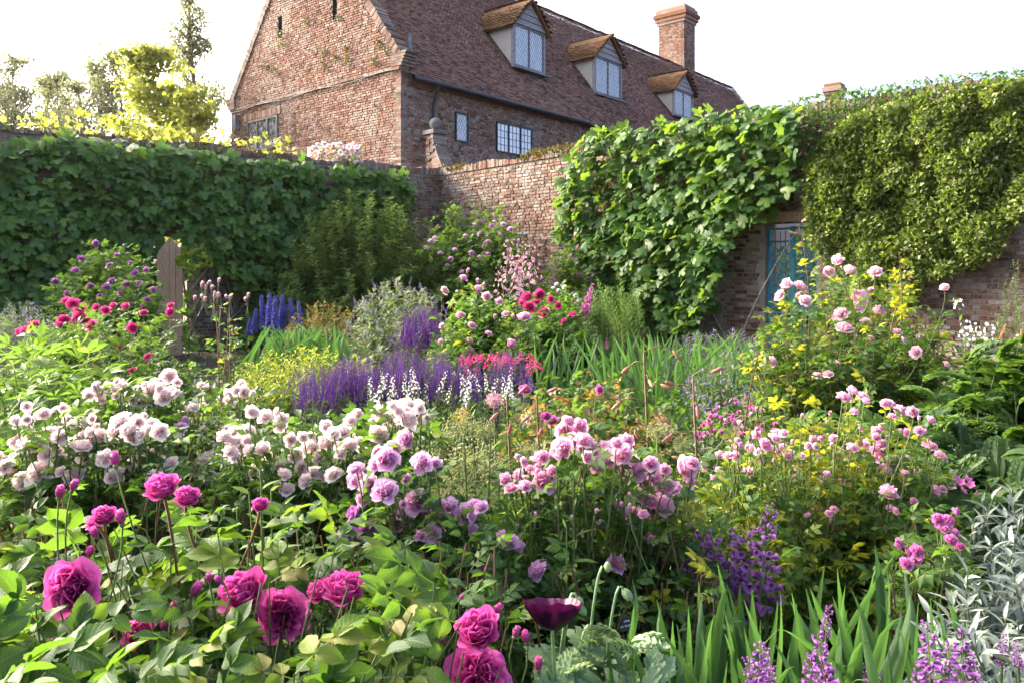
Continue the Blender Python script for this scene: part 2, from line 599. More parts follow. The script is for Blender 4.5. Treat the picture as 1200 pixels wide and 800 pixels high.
brick_mat('mossy_tile', [(0.0, (0.10, 0.055, 0.035)), (0.4, (0.20, 0.10, 0.05)), (0.7, (0.26, 0.13, 0.04)), (1.0, (0.19, 0.13, 0.06))],
          (0.30, 0.17, 0.03), 0.84, scale=2.5)
plain_mat('mortar', (0.20, 0.165, 0.13), (0.34, 0.285, 0.23), 5.0, 0.95, 0.4)
plain_mat('stone_grey', (0.10, 0.095, 0.085), (0.26, 0.25, 0.225), 7.0, 0.9, 0.6)
plain_mat('lead_grey', (0.13, 0.14, 0.16), (0.24, 0.25, 0.27), 6.0, 0.6)
plain_mat('iron_black', (0.015, 0.015, 0.018), (0.05, 0.045, 0.05), 10.0, 0.5)
plain_mat('weathered_board', (0.20, 0.19, 0.18), (0.42, 0.40, 0.37), 5.0, 0.85, 0.3, stretch=(1, 1, 6))
plain_mat('cream_plaster', (0.50, 0.46, 0.38), (0.62, 0.57, 0.48), 3.0, 0.9)
plain_mat('oak_grey', (0.27, 0.155, 0.085), (0.58, 0.39, 0.235), 9.0, 0.85, 0.5, stretch=(9, 9, 0.7))
plain_mat('gate_blue', (0.006, 0.13, 0.18), (0.018, 0.27, 0.34), 9.0, 0.55, 0.3)
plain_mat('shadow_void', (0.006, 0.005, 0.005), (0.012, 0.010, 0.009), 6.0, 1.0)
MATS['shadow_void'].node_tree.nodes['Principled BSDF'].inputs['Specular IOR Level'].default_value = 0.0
plain_mat('soil', (0.025, 0.017, 0.011), (0.065, 0.045, 0.03), 14.0, 0.95, 0.8)
plain_mat('bark', (0.07, 0.05, 0.035), (0.20, 0.155, 0.11), 16.0, 0.9, 0.6, stretch=(1, 1, .3))
plain_mat('vine_wood', (0.15, 0.12, 0.09), (0.36, 0.31, 0.25), 12.0, 0.9, 0.4)
plain_mat('slate_black', (0.012, 0.013, 0.016), (0.03, 0.032, 0.038), 20.0, 0.5)
plain_mat('chalk_white', (0.62, 0.64, 0.68), (0.72, 0.74, 0.78), 60.0, 0.8)
m, N, L, P = new_mat('window_glass')
L.new(ramp(N, L, rand_value(N, L), [(0, (0.60, 0.66, 0.70)), (0.5, (0.74, 0.78, 0.80)), (1, (0.82, 0.84, 0.84))]), P.inputs['Base Color'])  # pale base puts the reflected white sky into the glass colour
P.inputs['Roughness'].default_value = 0.06
P.inputs['IOR'].default_value = 2.4
m, N, L, P = new_mat('dim_glass')
L.new(ramp(N, L, rand_value(N, L), [(0, (0.02, 0.025, 0.03)), (0.55, (0.10, 0.11, 0.11)), (0.8, (0.35, 0.37, 0.38)), (1, (0.5, 0.5, 0.5))]), P.inputs['Base Color'])  # darker base paints the trees mirrored in the gable window
P.inputs['Roughness'].default_value = 0.1
P.inputs['IOR'].default_value = 2.0


def brick_layout(length, height, course=0.075, bl=0.225, keep=None, bond=True):
    """centres and sizes of bricks laid in courses: rows of (t, z, length, height)"""
    out = []
    z, k = 0.0, 0
    while z + course <= height + 1e-6:
        l = bl if (k % 2 == 0 or not bond) else bl * 0.5
        t = -rng.uniform(0, l)
        while t < length:
            ll = l * rng.uniform(0.93, 1.07)
            a, b = max(t, 0), min(t + ll, length)
            if b - a > 0.04:
                tc, zc = 0.5 * (a + b), z + course / 2
                if keep is None or keep(tc, zc, b - a):
                    out.append((tc, zc, b - a - 0.012, course - 0.012))
            t += ll
        z += course; k += 1
    return np.array(out)


BRV = np.array([[-.5, 0, -.5], [.5, 0, -.5], [.5, 0, .5], [-.5, 0, .5], [-.46, 1, -.42], [.46, 1, -.42], [.46, 1, .42], [-.46, 1, .42]])
BRF = np.array([(4, 7, 6, 5), (0, 4, 5, 1), (1, 5, 6, 2), (2, 6, 7, 3), (3, 7, 4, 0)])


def brick_verts(rows, origin, u, n, proud=0.012, rough=0.006, slope=None):
    """all bricks of a stretch as one array; the wall runs along u and faces n"""
    origin, u, n = (np.asarray(v, float) for v in (origin, u, n))
    up = np.array([0, 0, 1.0]) if slope is None else np.asarray(slope, float)
    k = len(rows)
    V = np.repeat(BRV[None], k, 0)
    dep = (proud + rng.uniform(-1, 1, k) * rough)
    jit = rng.normal(0, 0.004, (k, 8, 3))
    a = V[:, :, 0] * rows[:, 2, None] + rows[:, 0, None] + jit[:, :, 0]
    b = V[:, :, 2] * rows[:, 3, None] + rows[:, 1, None] + jit[:, :, 2]
    c = V[:, :, 1] * dep[:, None] * 1.0 + jit[:, :, 1] * 0.5
    c[:, :4] = -0.02
    P3 = origin + a[..., None] * u + c[..., None] * n + b[..., None] * up
    F = (BRF[None] + (np.arange(k) * 8)[:, None, None]).reshape(-1, 4)
    if np.dot(np.cross(u, up), n) > 0:
        F = F[:, ::-1]
    return P3.reshape(-1, 3), F


# single bricks to be shared
BRICK_MESH = []
for i in range(6):
    g = G()
    V = BRV.copy(); V[:, 1] = V[:, 1] * 1.3 - 0.9
    V = V + rng.normal(0, 0.02, V.shape) * np.array([1, 3, 3]) * 0.6
    g.add((V, BRF))
    BRICK_MESH.append(g.mesh('brick', 'wall_brick', False))

# ------------------------------------------------------------------ ground
g = G()
nx = 41
xs = np.linspace(-150, 150, nx); ys = np.linspace(-30, 150, nx)
vv, uu = np.meshgrid(ys, xs, indexing='ij')
g.add((np.stack([uu, vv, 0 * uu], -1).reshape(-1, 3), grid_faces(nx, nx)))
ground = g.build('ground', 'soil'); ground['kind'] = 'structure'

# ------------------------------------------------------------------ garden walls
C0 = np.array([-1.94, 20.56, 0.0])
UL = np.array([-0.753, -0.658, 0.0]); NL = np.array([0.658, -0.753, 0.0])     # the long wall on the shaded side
UR = np.array([0.658, -0.753, 0.0]); NR = np.array([-0.753, -0.658, 0.0])     # the wall with the blue gate
WH = 4.24


def along(px, o, u, off=0.0, n=None):
    """how far along the line o + t*u the direction px meets it, and at what depth"""
    q = np.asarray(o, float) + (0 if n is None else off * np.asarray(n))
    k = (px - CX) / FOC
    t = (k * q[1] - q[0]) / (u[0] - k * u[1])
    return t, q[1] + t * u[1]


def zat(py, Y):
    return EYE + (HZ - py) / FOC * Y


def seen_on(o, u, n):
    def f(t, z):
        X_, Y_ = o[0] + t * u[0], o[1] + t * u[1]
        return CX + FOC * X_ / Y_, HZ - FOC * (z - EYE) / Y_
    return f


def garden_wall(name, label, u, n, length, opening, patches, limit=300):
    root = thing(name, label, 'wall', C0)
    th = 0.36
    g = G()
    segs = []
    if opening:
        t0, t1, zt = opening
        segs = [(0, t0, 0, WH), (t1, length, 0, WH), (t0, t1, zt, WH)]
    else:
        segs = [(0, length, 0, WH)]
    for a, b, z0, z1 in segs:
        g.add(box(u * a - n * th + np.array([0, 0, z0]), u * (b - a), n * (th - 0.004), np.array([0, 0, z1 - z0])))
    g.build('core', 'mortar', root, False)
    keep = None
    if opening:
        keep = lambda t, z, l: not (t0 - l / 2 < t < t1 + l / 2 and z < zt)
    rows = brick_layout(length, WH, keep=keep)
    f = seen_on(C0, u, n)
    px, py = f(rows[:, 0], rows[:, 1])
    show = np.zeros(len(rows), bool)
    for (x0, x1, y0, y1) in patches:
        show |= (px > x0) & (px < x1) & (py > y0) & (py < y1)
    idx = np.nonzero(show)[0]
    if len(idx) > limit:
        size = np.asarray(rows[idx, 2]) / (C0[1] + rows[idx, 0] * u[1])
        idx = idx[np.argsort(-size)][:limit]
    single = np.zeros(len(rows), bool); single[idx] = True
    V, F = brick_verts(rows[~single], (0, 0, 0), u, n, 0.014, 0.014)
    G().add((V, F)).build('brickwork', 'wall_brick', root, False, 'stuff')
    flip = 1.0 if np.dot(np.cross(u, [0, 0, 1.0]), n) < 0 else -1.0
    for i in idx:
        t, z, l, h = rows[i]
        R = np.stack([u * flip, n, np.array([0, 0, 1.0])], -1)
        put('brick', BRICK_MESH[rng.integers(6)], root, mat4(R, u * t + n * rng.uniform(-.004, .004) + np.array([0, 0, z]), (l * rng.uniform(.94, 1.0), rng.uniform(0.018, 0.055), h * rng.uniform(.88, 1.0))))
    # bricks on edge along the top
    cop = brick_layout(length, 0.075, bl=0.078, bond=False)
    g = G()
    for t, z, l, h in cop:
        dz = 0.035 * math.sin(t * 1.3) + 0.03 * math.sin(t * 3.1 + 1) + rng.uniform(-.03, .02)
        g.add(box(u * (t - l / 2) - n * (th + 0.03) + np.array([0, 0, WH + 0.002]), u * l, n * (th + 0.07 + rng.uniform(-.01, .01)), np.array([0, 0, 0.15 + dz])))
    g.build('coping_brick', 'lichen_brick', root, False, 'stuff')
    return root


tg0, Yg = along(896, C0, UR); tg1, _ = along(957, C0, UR)
GATE_TOP = zat(262, Yg)
wall_right = garden_wall('garden_wall', 'weathered brick garden wall with the blue iron gate in it', UR, NR, 16.5, (tg0, tg1, GATE_TOP),
                         [(838, 898, 262, 372), (1110, 1200, 235, 375), (560, 668, 190, 285)])
td1, td0 = along(176, C0, UL)[0], along(219, C0, UL)[0]
wall_left = garden_wall('garden_wall', 'fig-covered brick garden wall running behind the open oak door', UL, NL, 14.5, (td0, td1, zat(277, along(196, C0, UL)[1])),
                        [(214, 275, 300, 400), (20, 60, 185, 225), (60, 75, 235, 300)])
# moss on the coping of the bare stretch
leaf_mat('moss', [(0.055, 0.06, 0.012), (0.11, 0.105, 0.02), (0.16, 0.12, 0.03)], amount=0.2, rough=0.9)
g = G()
for (a, b, nn) in ((524, 545, 500), (612, 690, 2600)):
    ta, tb = along(a, C0, UR)[0], along(b, C0, UR)[0]
    t = rng.uniform(ta, tb, nn)
    P3 = UR * t[:, None] + NR * rng.uniform(-0.3, 0.07, nn)[:, None] + np.array([0, 0, 1.0]) * (WH + 0.12 + rng.normal(0, 0.05, nn))[:, None]
    d = nrm(rng.normal(0, 1, (nn, 3)) + np.array([0, 0, 0.6]))
    g.add(inst(kite_t(0.7), frames(d, nrm(rng.normal(0, 1, (nn, 3)))), P3, rng.uniform(0.03, 0.09, nn)))
g.build('moss', 'moss', wall_right, False, 'stuff')

# pier with stone ball and scrolled buttress where the wall meets the house
finial = thing('ball_finial', 'grey stone ball on a sloping lichen-grey brick buttress at the wall corner', 'finial', C0 - UR * 0.32 + np.array([0, 0, WH + 0.16]))
tt = np.linspace(0, 1, 12)
g = G()
for k in range(14):
    z = 0.075 * k
    w_ = 0.34 + 0.52 * (1 - k / 14) ** 1.7
    for s0 in (-0.30, -0.30 + w_ * 0.38, -0.30 + w_ * 0.72):
        l_ = w_ * (0.36 if s0 < -.29 else 0.32 if s0 < -.30 + w_ * .5 else 0.28)
        g.add(box(UR * (s0 + rng.uniform(0, .012)) + NR * (-0.34 + rng.uniform(-.02, .02)) + np.array([0, 0, z]), UR * (l_ + rng.uniform(-.015, .03)), NR * (0.34 + rng.uniform(-.02, .025)), np.array([0, 0, 0.071])))
g.build('scroll', 'lichen_brick', finial, False, 'stuff')
g = G(); g.add(box(UR * -0.36 + NR * -0.42 + np.array([0, 0, 1.022]), UR * 0.5, NR * 0.5, np.array([0, 0, 0.11])))
g.build('cap', 'stone_grey', finial, False)
g = G(); g.add(sphere(UR * -0.11 + NR * -0.17 + np.array([0, 0, 1.32]), 0.17, 16, 12)); g.build('ball', 'stone_grey', finial)
g = G(); g.add(tube([UR * (0.02 + .55 * t ** 1.3) + NR * 0.02 + np.array([0, 0, 1.0 - 1.05 * t]) for t in tt], 0.018, 5)); g.build('cable', 'iron_black', finial)

# wooden door
door = thing('oak_door', 'weathered grey oak door with a pointed top standing open in the garden wall', 'door', W(198, 320, 15.2) * np.array([1, 1, 0]))
bx, bw = W(183.5, 320, 15.2)[0] - door.location[0], (30.0 / FOC) * 15.2
top = zat(279, 15.2); sh = zat(300, 15.2)
nb = 4
for i in range(nb):
    a, b = i / nb, (i + 1) / nb
    def zt(f): return sh + (top - sh) * (1 - abs(f - 0.52) / 0.52) ** 0.75 if abs(f - .52) < .52 else sh
    x0, x1 = bx + bw * a + 0.004, bx + bw * b - 0.004
    yy = [0.0, 0.05]; dy = rng.uniform(0, 0.012)
    fr = np.linspace(a, b, 4)
    pts = [(bx + bw * f, zt(f)) for f in fr]
    poly = [(x0, 0.03)] + [(min(max(x, x0), x1), z) for x, z in pts[::1]] + [(x1, 0.03)]
    k = len(poly)
    V = np.array([(x, -dy, z) for x, z in poly] + [(x, 0.045 - dy, z) for x, z in poly])
    F = [np.array([list(range(k - 1, -1, -1))]), np.array([[k + i2 for i2 in range(k)]]), np.array([(j, (j + 1) % k, k + (j + 1) % k, k + j) for j in range(k)])]
    G().add((V, F)).build('plank', 'oak_grey', door, False)
for z in (0.35, 1.5):
    G().add(box((bx, 0.05, z), (bw, 0, 0), (0, 0.04, 0), (0, 0, 0.14))).build('ledge', 'oak_grey', door, False)

# blue iron gate in the opening
gp = C0 + UR * tg0 - NR * 0.12
gate = thing('iron_gate', 'turquoise wrought iron gate with lattice and scrolls in the brick wall', 'gate', gp)
gw, gh = tg1 - tg0, GATE_TOP - 0.02
def gpt(t, z, d=0.0): return UR * t + NR * d + np.array([0, 0, z])
def bar(a, b, r=0.012, name='bar'):
    return G().add(tube([gpt(*a), gpt(*b)], r, 6)).build(name, 'gate_blue', gate)
for t in (0.03, gw / 2 - 0.02, gw / 2 + 0.02, gw - 0.03):
    G().add(box(gpt(t - 0.02, 0.05), UR * 0.04, NR * 0.04, np.array([0, 0, gh - 0.1]))).build('stile', 'gate_blue', gate, False)
for z in (0.08, 0.95, 1.05, gh - 0.32, gh - 0.10):
    G().add(box(gpt(0.05, z, 0.001), UR * (gw - 0.1), NR * 0.036, np.array([0, 0, 0.035]))).build('rail', 'gate_blue', gate, False)
for half in (0, 1):
    a, b = (0.05, gw / 2 - 0.04) if half == 0 else (gw / 2 + 0.04, gw - 0.05)
    for k in range(1, 4):
        t = a + (b - a) * k / 4
        bar((t, 0.1, 0.02), (t, gh - 0.12, 0.02), 0.010)
    for k in range(9):
        z = 1.1 + k * 0.14
        if z + 0.2 > gh - 0.3: break
        bar((a, z, 0.028), (b, z + 0.2, 0.028), 0.008, 'lattice_bar')
        bar((b, z, 0.03), (a, z + 0.2, 0.03), 0.008, 'lattice_bar')
    for k in range(6):
        z = 1.2 + k * 0.2
        if z > gh - 0.36: break
        for s in (0.28, 0.72):
            c = a + (b - a) * s
            th = np.linspace(0, 2 * PI, 13)
            G().add(tube([gpt(c + 0.05 * math.cos(q), z + 0.07 * math.sin(q), 0.034) for q in th], 0.010, 5)).build('scroll_ring', 'gate_blue', gate)
lint = thing('timber_lintel', 'cracked timber lintel beam above the blue iron gate', 'lintel', C0 + UR * (tg0 - 0.22) + np.array([0, 0, GATE_TOP + 0.004]))
for k in range(2):
    G().add(box(NR * (0.02 - 0.2 * (k + 1)) + np.array([0, 0, 0.0]), UR * (gw + 0.5), NR * 0.196 + NR * (0.05 if k == 0 else 0), np.array([0, 0, 0.16 + 0.02 * k]))).build('beam', 'oak_grey', lint, False)

# ------------------------------------------------------------------ the house
A = np.array([0.6516, 0.7587, 0.0])      # along the eaves
B = np.array([-0.7587, 0.6516, 0.0])     # along the gable
H0 = np.array([-3.065, 21.2, 0.0])
NF = -B                                  # the long front faces this way
NG = -A                                  # the gable faces this way
HWID, HLEN, EAVE, RIDGE = 9.0, 31.0, 7.32, 13.05
PITCH = math.atan2(RIDGE - EAVE, HWID / 2)
house = thing('brick_house', 'old red brick house with tiled roof, dormers and tall chimney', 'house', H0)


def hp(s, w, z):
    return A * s + B * w + np.array([0, 0, z])


def s_front(px, w=0.0):
    return along(px, H0 + B * w, A)


g = G()
V = [hp(0.01, w, z) for w, z in ((0.01, 0), (HWID - .01, 0), (HWID - .01, EAVE), (HWID / 2, RIDGE - 0.15), (0.01, EAVE))] + [hp(HLEN, w, z) for w, z in ((0.01, 0), (HWID - .01, 0), (HWID - .01, EAVE), (HWID / 2, RIDGE - 0.15), (0.01, EAVE))]
g.add((np.array(V), [np.array([(0, 1, 2, 3, 4)]), np.array([(9, 8, 7, 6, 5)]), np.array([(0, 4, 9, 5), (1, 6, 7, 2), (2, 7, 8, 3), (3, 8, 9, 4)])]))
g.build('wall', 'mortar', house, False)


def roof_z(w):
    return EAVE + min(w, HWID - w) * math.tan(PITCH)


# window places
def win_front(x0, x1, y0, y1, w=0.0):
    s0, Y0 = s_front(x0, w); s1, Y1 = s_front(x1, w)
    Ym = 0.5 * (Y0 + Y1)
    return s0, s1, zat(y1, Ym), zat(y0, Ym)


WF = [win_front(533, 548, 133, 167), win_front(581, 623, 147, 182)]
tw0, Yw0 = along(291, H0, B); tw1, Yw1 = along(326, H0, B)
WG = (tw1, tw0, zat(176, .5 * (Yw0 + Yw1)), zat(139, .5 * (Yw0 + Yw1)))
SLITS = [(along(328, H0, B)[0], zat(32, along(328, H0, B)[1])), (along(392, H0, B)[0], zat(10, along(392, H0, B)[1]))]


def keep_gable(t, z, l):
    if WG[0] - l / 2 < t < WG[1] + l / 2 and WG[2] < z < WG[3]:
        return False
    for (c, zc) in SLITS:
        if abs(t - c) < 0.1 + l / 2 and abs(z - zc) < 0.35:
            return False
    return z < roof_z(t) + 0.12


def keep_front(t, z, l):
    return not any(a - l / 2 < t < b + l / 2 and c < z < d for a, b, c, d in WF)


rows = brick_layout(HWID, RIDGE + 0.2, keep=keep_gable); rows = rows[rows[:, 1] > 2.6]
V, F = brick_verts(rows, (0, 0, 0), B, NG, 0.014, 0.009)
G().add((V, F)).build('brickwork', 'house_brick', house, False, 'stuff')
rows = brick_layout(24.0, EAVE - 0.02, keep=keep_front); rows = rows[rows[:, 1] > 2.6]
V, F = brick_verts(rows, (0, 0, 0), A, NF, 0.012, 0.007)
G().add((V, F)).build('brickwork', 'house_brick', house, False, 'stuff')
# quoin of weathered bricks up the corner
g = G()
z = 2.6
while z < EAVE + 0.2:
    l = 0.34 if int(z / 0.15) % 2 else 0.22
    g.add(box(hp(-0.024, -0.024, z), A * (0.34 + 0.22 - l), B * l, np.array([0, 0, 0.066])))
    z += 0.075
g.build('quoin_brick', 'lichen_brick', house, False, 'stuff')
# slit openings in the gable
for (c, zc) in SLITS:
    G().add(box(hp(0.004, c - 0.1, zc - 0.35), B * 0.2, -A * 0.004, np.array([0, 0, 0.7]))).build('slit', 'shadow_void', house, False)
# string course and cable
g = G()
for t in np.arange(0.0, HWID - 0.05, 0.225):
    g.add(box(hp(-0.006, t + 0.006, EAVE - 0.02 + rng.uniform(-.008, .008)), B * 0.213, -A * (0.055 + rng.uniform(-.01, .01)), np.array([0, 0, 0.07])))
g.build('string_course', 'lichen_brick', house, False, 'stuff')
G().add(tube([hp(-0.07, t, EAVE - 0.05 + 0.03 * math.sin(t * 2)) for t in np.linspace(0, HWID, 22)], 0.014, 4)).build('cable', 'iron_black', house)
# soldier arch above the gable window
g = G()
for t in np.arange(WG[0] - 0.15, WG[1] + 0.15, 0.078):
    g.add(box(hp(-0.004, t, WG[3] + 0.015), B * 0.068, -A * (0.05 + rng.uniform(-.008, .008)), np.array([0, 0, 0.22])))
g.build('window_arch', 'house_brick', house, False, 'stuff')
# raised gable edge: bricks on edge along both slopes
g = G()
for side in (0, 1):
    n_ = int((HWID / 2 / math.cos(PITCH)) / 0.078)
    for i in range(n_ + 1):
        f = i / n_
        w = f * HWID / 2 if side == 0 else HWID - f * HWID / 2
        z = roof_z(w) + 0.1
        d = (B * math.cos(PITCH) * (1 if side == 0 else -1) + np.array([0, 0, math.sin(PITCH)]))
        up = (B * -math.sin(PITCH) * (1 if side == 0 else -1) + np.array([0, 0, math.cos(PITCH)]))
        j = rng.uniform(-.02, .02)
        g.add(box(hp(-0.06 + rng.uniform(-.012, .012), w, z), d * 0.068, A * 0.42, up * (0.24 + j)))
g.build('gable_coping', 'lichen_brick', house, False, 'stuff')
for w0, sg in ((0.0, 1), (HWID, -1)):
    for k in range(5):
        G().add(box(hp(-0.075, w0 - sg * (0.10 + 0.05 * k), EAVE + 0.055 + 0.078 * k), B * sg * (0.42 + 0.05 * k), A * 0.46, np.array([0, 0, 0.07]))).build('kneeler_brick', 'lichen_brick', house, False)


def tiles(origin, u, up, nrmv, L_, S_, mat, parent, keep=None, tw=0.165, gauge=0.1):
    """overlapping plain tiles on a slope"""
    rows_ = []
    k = 0
    y = 0.0
    while y < S_:
        t = -tw * 0.5 * (k % 2)
        while t < L_:
            if keep is None or keep(t + tw / 2, y + gauge / 2):
                rows_.append((t + tw / 2, y))
            t += tw
        y += gauge; k += 1
    r_ = np.array(rows_); n_ = len(r_)
    #  butt edge stands 1.3 cm proud, head tucks under the next course
    T = np.array([[-.5, 0, 0.022], [0, 0, 0.027], [.5, 0, 0.022], [-.5, 1.25, 0.004], [0, 1.25, 0.006], [.5, 1.25, 0.004], [-.5, 0, 0.004], [.5, 0, 0.004]])
    Vt = np.repeat(T[None], n_, 0)
    lift = rng.normal(0, 0.0045, n_)[:, None] * (1 - Vt[:, :, 1])
    tiltv = rng.normal(0, 0.004, n_)[:, None] * Vt[:, :, 0] * 2
    a = Vt[:, :, 0] * (tw - 0.004) + r_[:, 0, None] + rng.normal(0, .004, n_)[:, None]
    b = Vt[:, :, 1] * gauge + r_[:, 1, None] + rng.normal(0, .006, n_)[:, None] * (Vt[:, :, 1] < .5)
    sag = 0.11 * np.sin(r_[:, 0] * 0.55 + 1)[:, None] * np.sin(PI * np.clip(r_[:, 1] / max(S_, 1e-3), 0, 1))[:, None]
    c = Vt[:, :, 2] + lift + tiltv + sag
    P3 = np.asarray(origin) + a[..., None] * u + b[..., None] * up + c[..., None] * nrmv
    F_ = np.array([(0, 1, 4, 3), (1, 2, 5, 4), (6, 7, 2, 0)])
    if np.dot(np.cross(u, up), nrmv) < 0:
        F_ = F_[:, ::-1]
    F_ = (F_[None] + (np.arange(n_) * 8)[:, None, None]).reshape(-1, 4)
    # the middle butt point hangs on its own edge
    return G().add((P3.reshape(-1, 3), F_)).build('tile_courses', mat, parent, False, 'stuff')


upF = B * math.cos(PITCH) + np.array([0, 0, math.sin(PITCH)])
nF = -B * math.sin(PITCH) + np.array([0, 0, math.cos(PITCH)])
OVER = 0.24
S_LEN = (HWID / 2 + OVER) / math.cos(PITCH)
og = hp(0.30, -OVER, EAVE - OVER * math.tan(PITCH) + 0.06)
roof = G().add(box(og - nF * 0.25, A * (HLEN - 0.3), upF * S_LEN, nF * 0.08)).build('roof', 'roof_tile', house, False)

# dormers: find where the foot of each stands on the slope
DORM = []
for (xc, x0, x1, yb, yt, yp) in ((619, 601, 637, 82, 33, 1), (711, 696, 727, 113, 70, 42), (800, 789, 811, 137, 107, 84)):
    best = None
    for w in np.linspace(0.2, 3.2, 200):
        s, Y = s_front(xc, w)
        y = HZ - FOC * (roof_z(w) + 0.1 - EYE) / Y
        if best is None or abs(y - yb) < best[0]:
            best = (abs(y - yb), w, s, Y)
    _, w, s, Y = best
    s0, s1 = s_front(x0, w)[0], s_front(x1, w)[0]
    DORM.append((w, s0, s1, roof_z(w) + 0.1, zat(yt, Y), zat(yp, Y)))




def in_dormer(t, y):
    s = t + 0.3
    w = -OVER + y * math.cos(PITCH)
    for (dw, s0, s1, zb, zt, zp) in DORM:
        if s0 + 0.02 < s < s1 - 0.02 and dw + 0.02 < w < dw + (zt - zb) / math.tan(PITCH):
            return False
    return True


tiles(og, A, upF, nF, HLEN - 0.3, S_LEN, 'roof_tile', roof, in_dormer)
# ridge tiles
g = G()
for s in np.arange(0.4, HLEN - 0.2, 0.3):
    a = np.linspace(-1.15, 1.15, 7)
    ring = lambda ss: [hp(ss, HWID / 2 + 0.13 * math.sin(q), RIDGE + 0.02 + 0.13 * math.cos(q) - 0.02) for q in a]
    V = np.array(ring(s) + ring(s + 0.32)); V[:, 2] += rng.uniform(-.03, .004) - 0.02
    g.add((V, grid_faces(7, 2)))
g.build('ridge_tile', 'mossy_tile', roof, False, 'stuff')


def leaded_window(parent, o, u, n, w_, h_, lights, diamond=True, glass='window_glass', frame='lead_grey', fw=0.05):
    """frame, mullions, panes and the lead between them"""
    win = G().add(box(o - n * 0.06, u * w_, n * 0.02, np.array([0, 0, h_]))).build('window', 'iron_black', parent, False)
    Z = np.array([0, 0, 1.0])
    g = G()
    for (a, b, c, d) in ((0, w_, 0, fw), (0, w_, h_ - fw, fw), (0, fw, fw, h_ - 2 * fw), (w_ - fw, fw, fw, h_ - 2 * fw)):
        if b == w_:
            g.add(box(o + Z * c - n * 0.03, u * w_, n * 0.055, Z * d))
        else:
            g.add(box(o + u * a + Z * c - n * 0.03, u * b, n * 0.053, Z * d))
    for k in range(1, lights):
        g.add(box(o + u * (w_ * k / lights - fw / 2) + Z * fw - n * 0.03, u * fw, n * 0.05, Z * (h_ - 2 * fw)))
    g.build('window_frame', frame, win, False)
    lw = (w_ - fw * (lights + 1)) / lights
    lh = h_ - 2 * fw
    for k in range(lights):
        base = o + u * (fw + k * (lw + fw)) + Z * fw
        # quarries: each small pane tilted a little by hand
        nx_, nz_ = max(2, round(lw / (0.13 if diamond else 0.16))), max(3, round(lh / (0.2 if diamond else 0.22)))
        gp_, gl = G(), G()
        if diamond:
            dx, dz = lw / nx_, lh / nz_
            for i in range(2 * nx_ + 1):
                for j in range(2 * nz_ + 1):
                    if (i + j) % 2:
                        continue
                    cx_, cz_ = i * dx / 2, j * dz / 2
                    pts = [(cx_, cz_ - dz / 2), (cx_ + dx / 2, cz_), (cx_, cz_ + dz / 2), (cx_ - dx / 2, cz_)]
                    pts = [(min(max(x, 0), lw), min(max(z, 0), lh)) for x, z in pts]
                    tl = rng.uniform(-.003, .003, 4)
                    gp_.add((np.array([base + u * x + Z * z + n * (-0.02 + tl[q]) for q, (x, z) in enumerate(pts)]), np.array([(0, 1, 2, 3)])))
            for sgn in (1, -1):
                for c in np.arange(-nz_, nx_ + nz_ + 1):
                    pts = []
                    for q in np.linspace(0, 1, 2):
                        pts.append(q)
                    # line z/dz = sgn*(x/dx - c), clipped to the light
                    x0_, x1_ = 0.0, lw
                    zf = lambda x: sgn * (x / dx - c) * dz + (0 if sgn > 0 else 0)
                    xs_ = [x for x in np.linspace(0, lw, 41) if 0 <= zf(x) <= lh]
                    if len(xs_) > 1:
                        gl.add(tube([base + u * xs_[0] + Z * zf(xs_[0]) - n * 0.008, base + u * xs_[-1] + Z * zf(xs_[-1]) - n * 0.008], 0.0055, 4))
        else:
            for i in range(nx_):
                for j in range(nz_):
                    tl = rng.uniform(-.003, .003, 4)
                    pts = [(i, j), (i + 1, j), (i + 1, j + 1), (i, j + 1)]
                    gp_.add((np.array([base + u * (x * lw / nx_) + Z * (z * lh / nz_) + n * (-0.02 + tl[q]) for q, (x, z) in enumerate(pts)]), np.array([(0, 1, 2, 3)])))
            for i in range(1, nx_):
                gl.add(tube([base + u * (i * lw / nx_) - n * 0.008, base + u * (i * lw / nx_) + Z * lh - n * 0.008], 0.009, 4))
            for j in range(1, nz_):
                gl.add(tube([base + Z * (j * lh / nz_) - n * 0.008, base + u * lw + Z * (j * lh / nz_) - n * 0.008], 0.009, 4))
        gp_.build('pane', glass, win, False)
        gl.build('lead_lattice', 'lead_grey', win, False)
    return win


for i, (a, b, c, d) in enumerate(WF):
    leaded_window(house, hp(a, -.03, c), A, NF, b - a, d - c, 1 if i == 0 else 3, i == 0, fw=0.045, frame='iron_black')
leaded_window(house, hp(-.03, WG[0], WG[2]), B, NG, WG[1] - WG[0], WG[3] - WG[2], 3, True, glass='dim_glass', fw=0.07, frame='stone_grey')

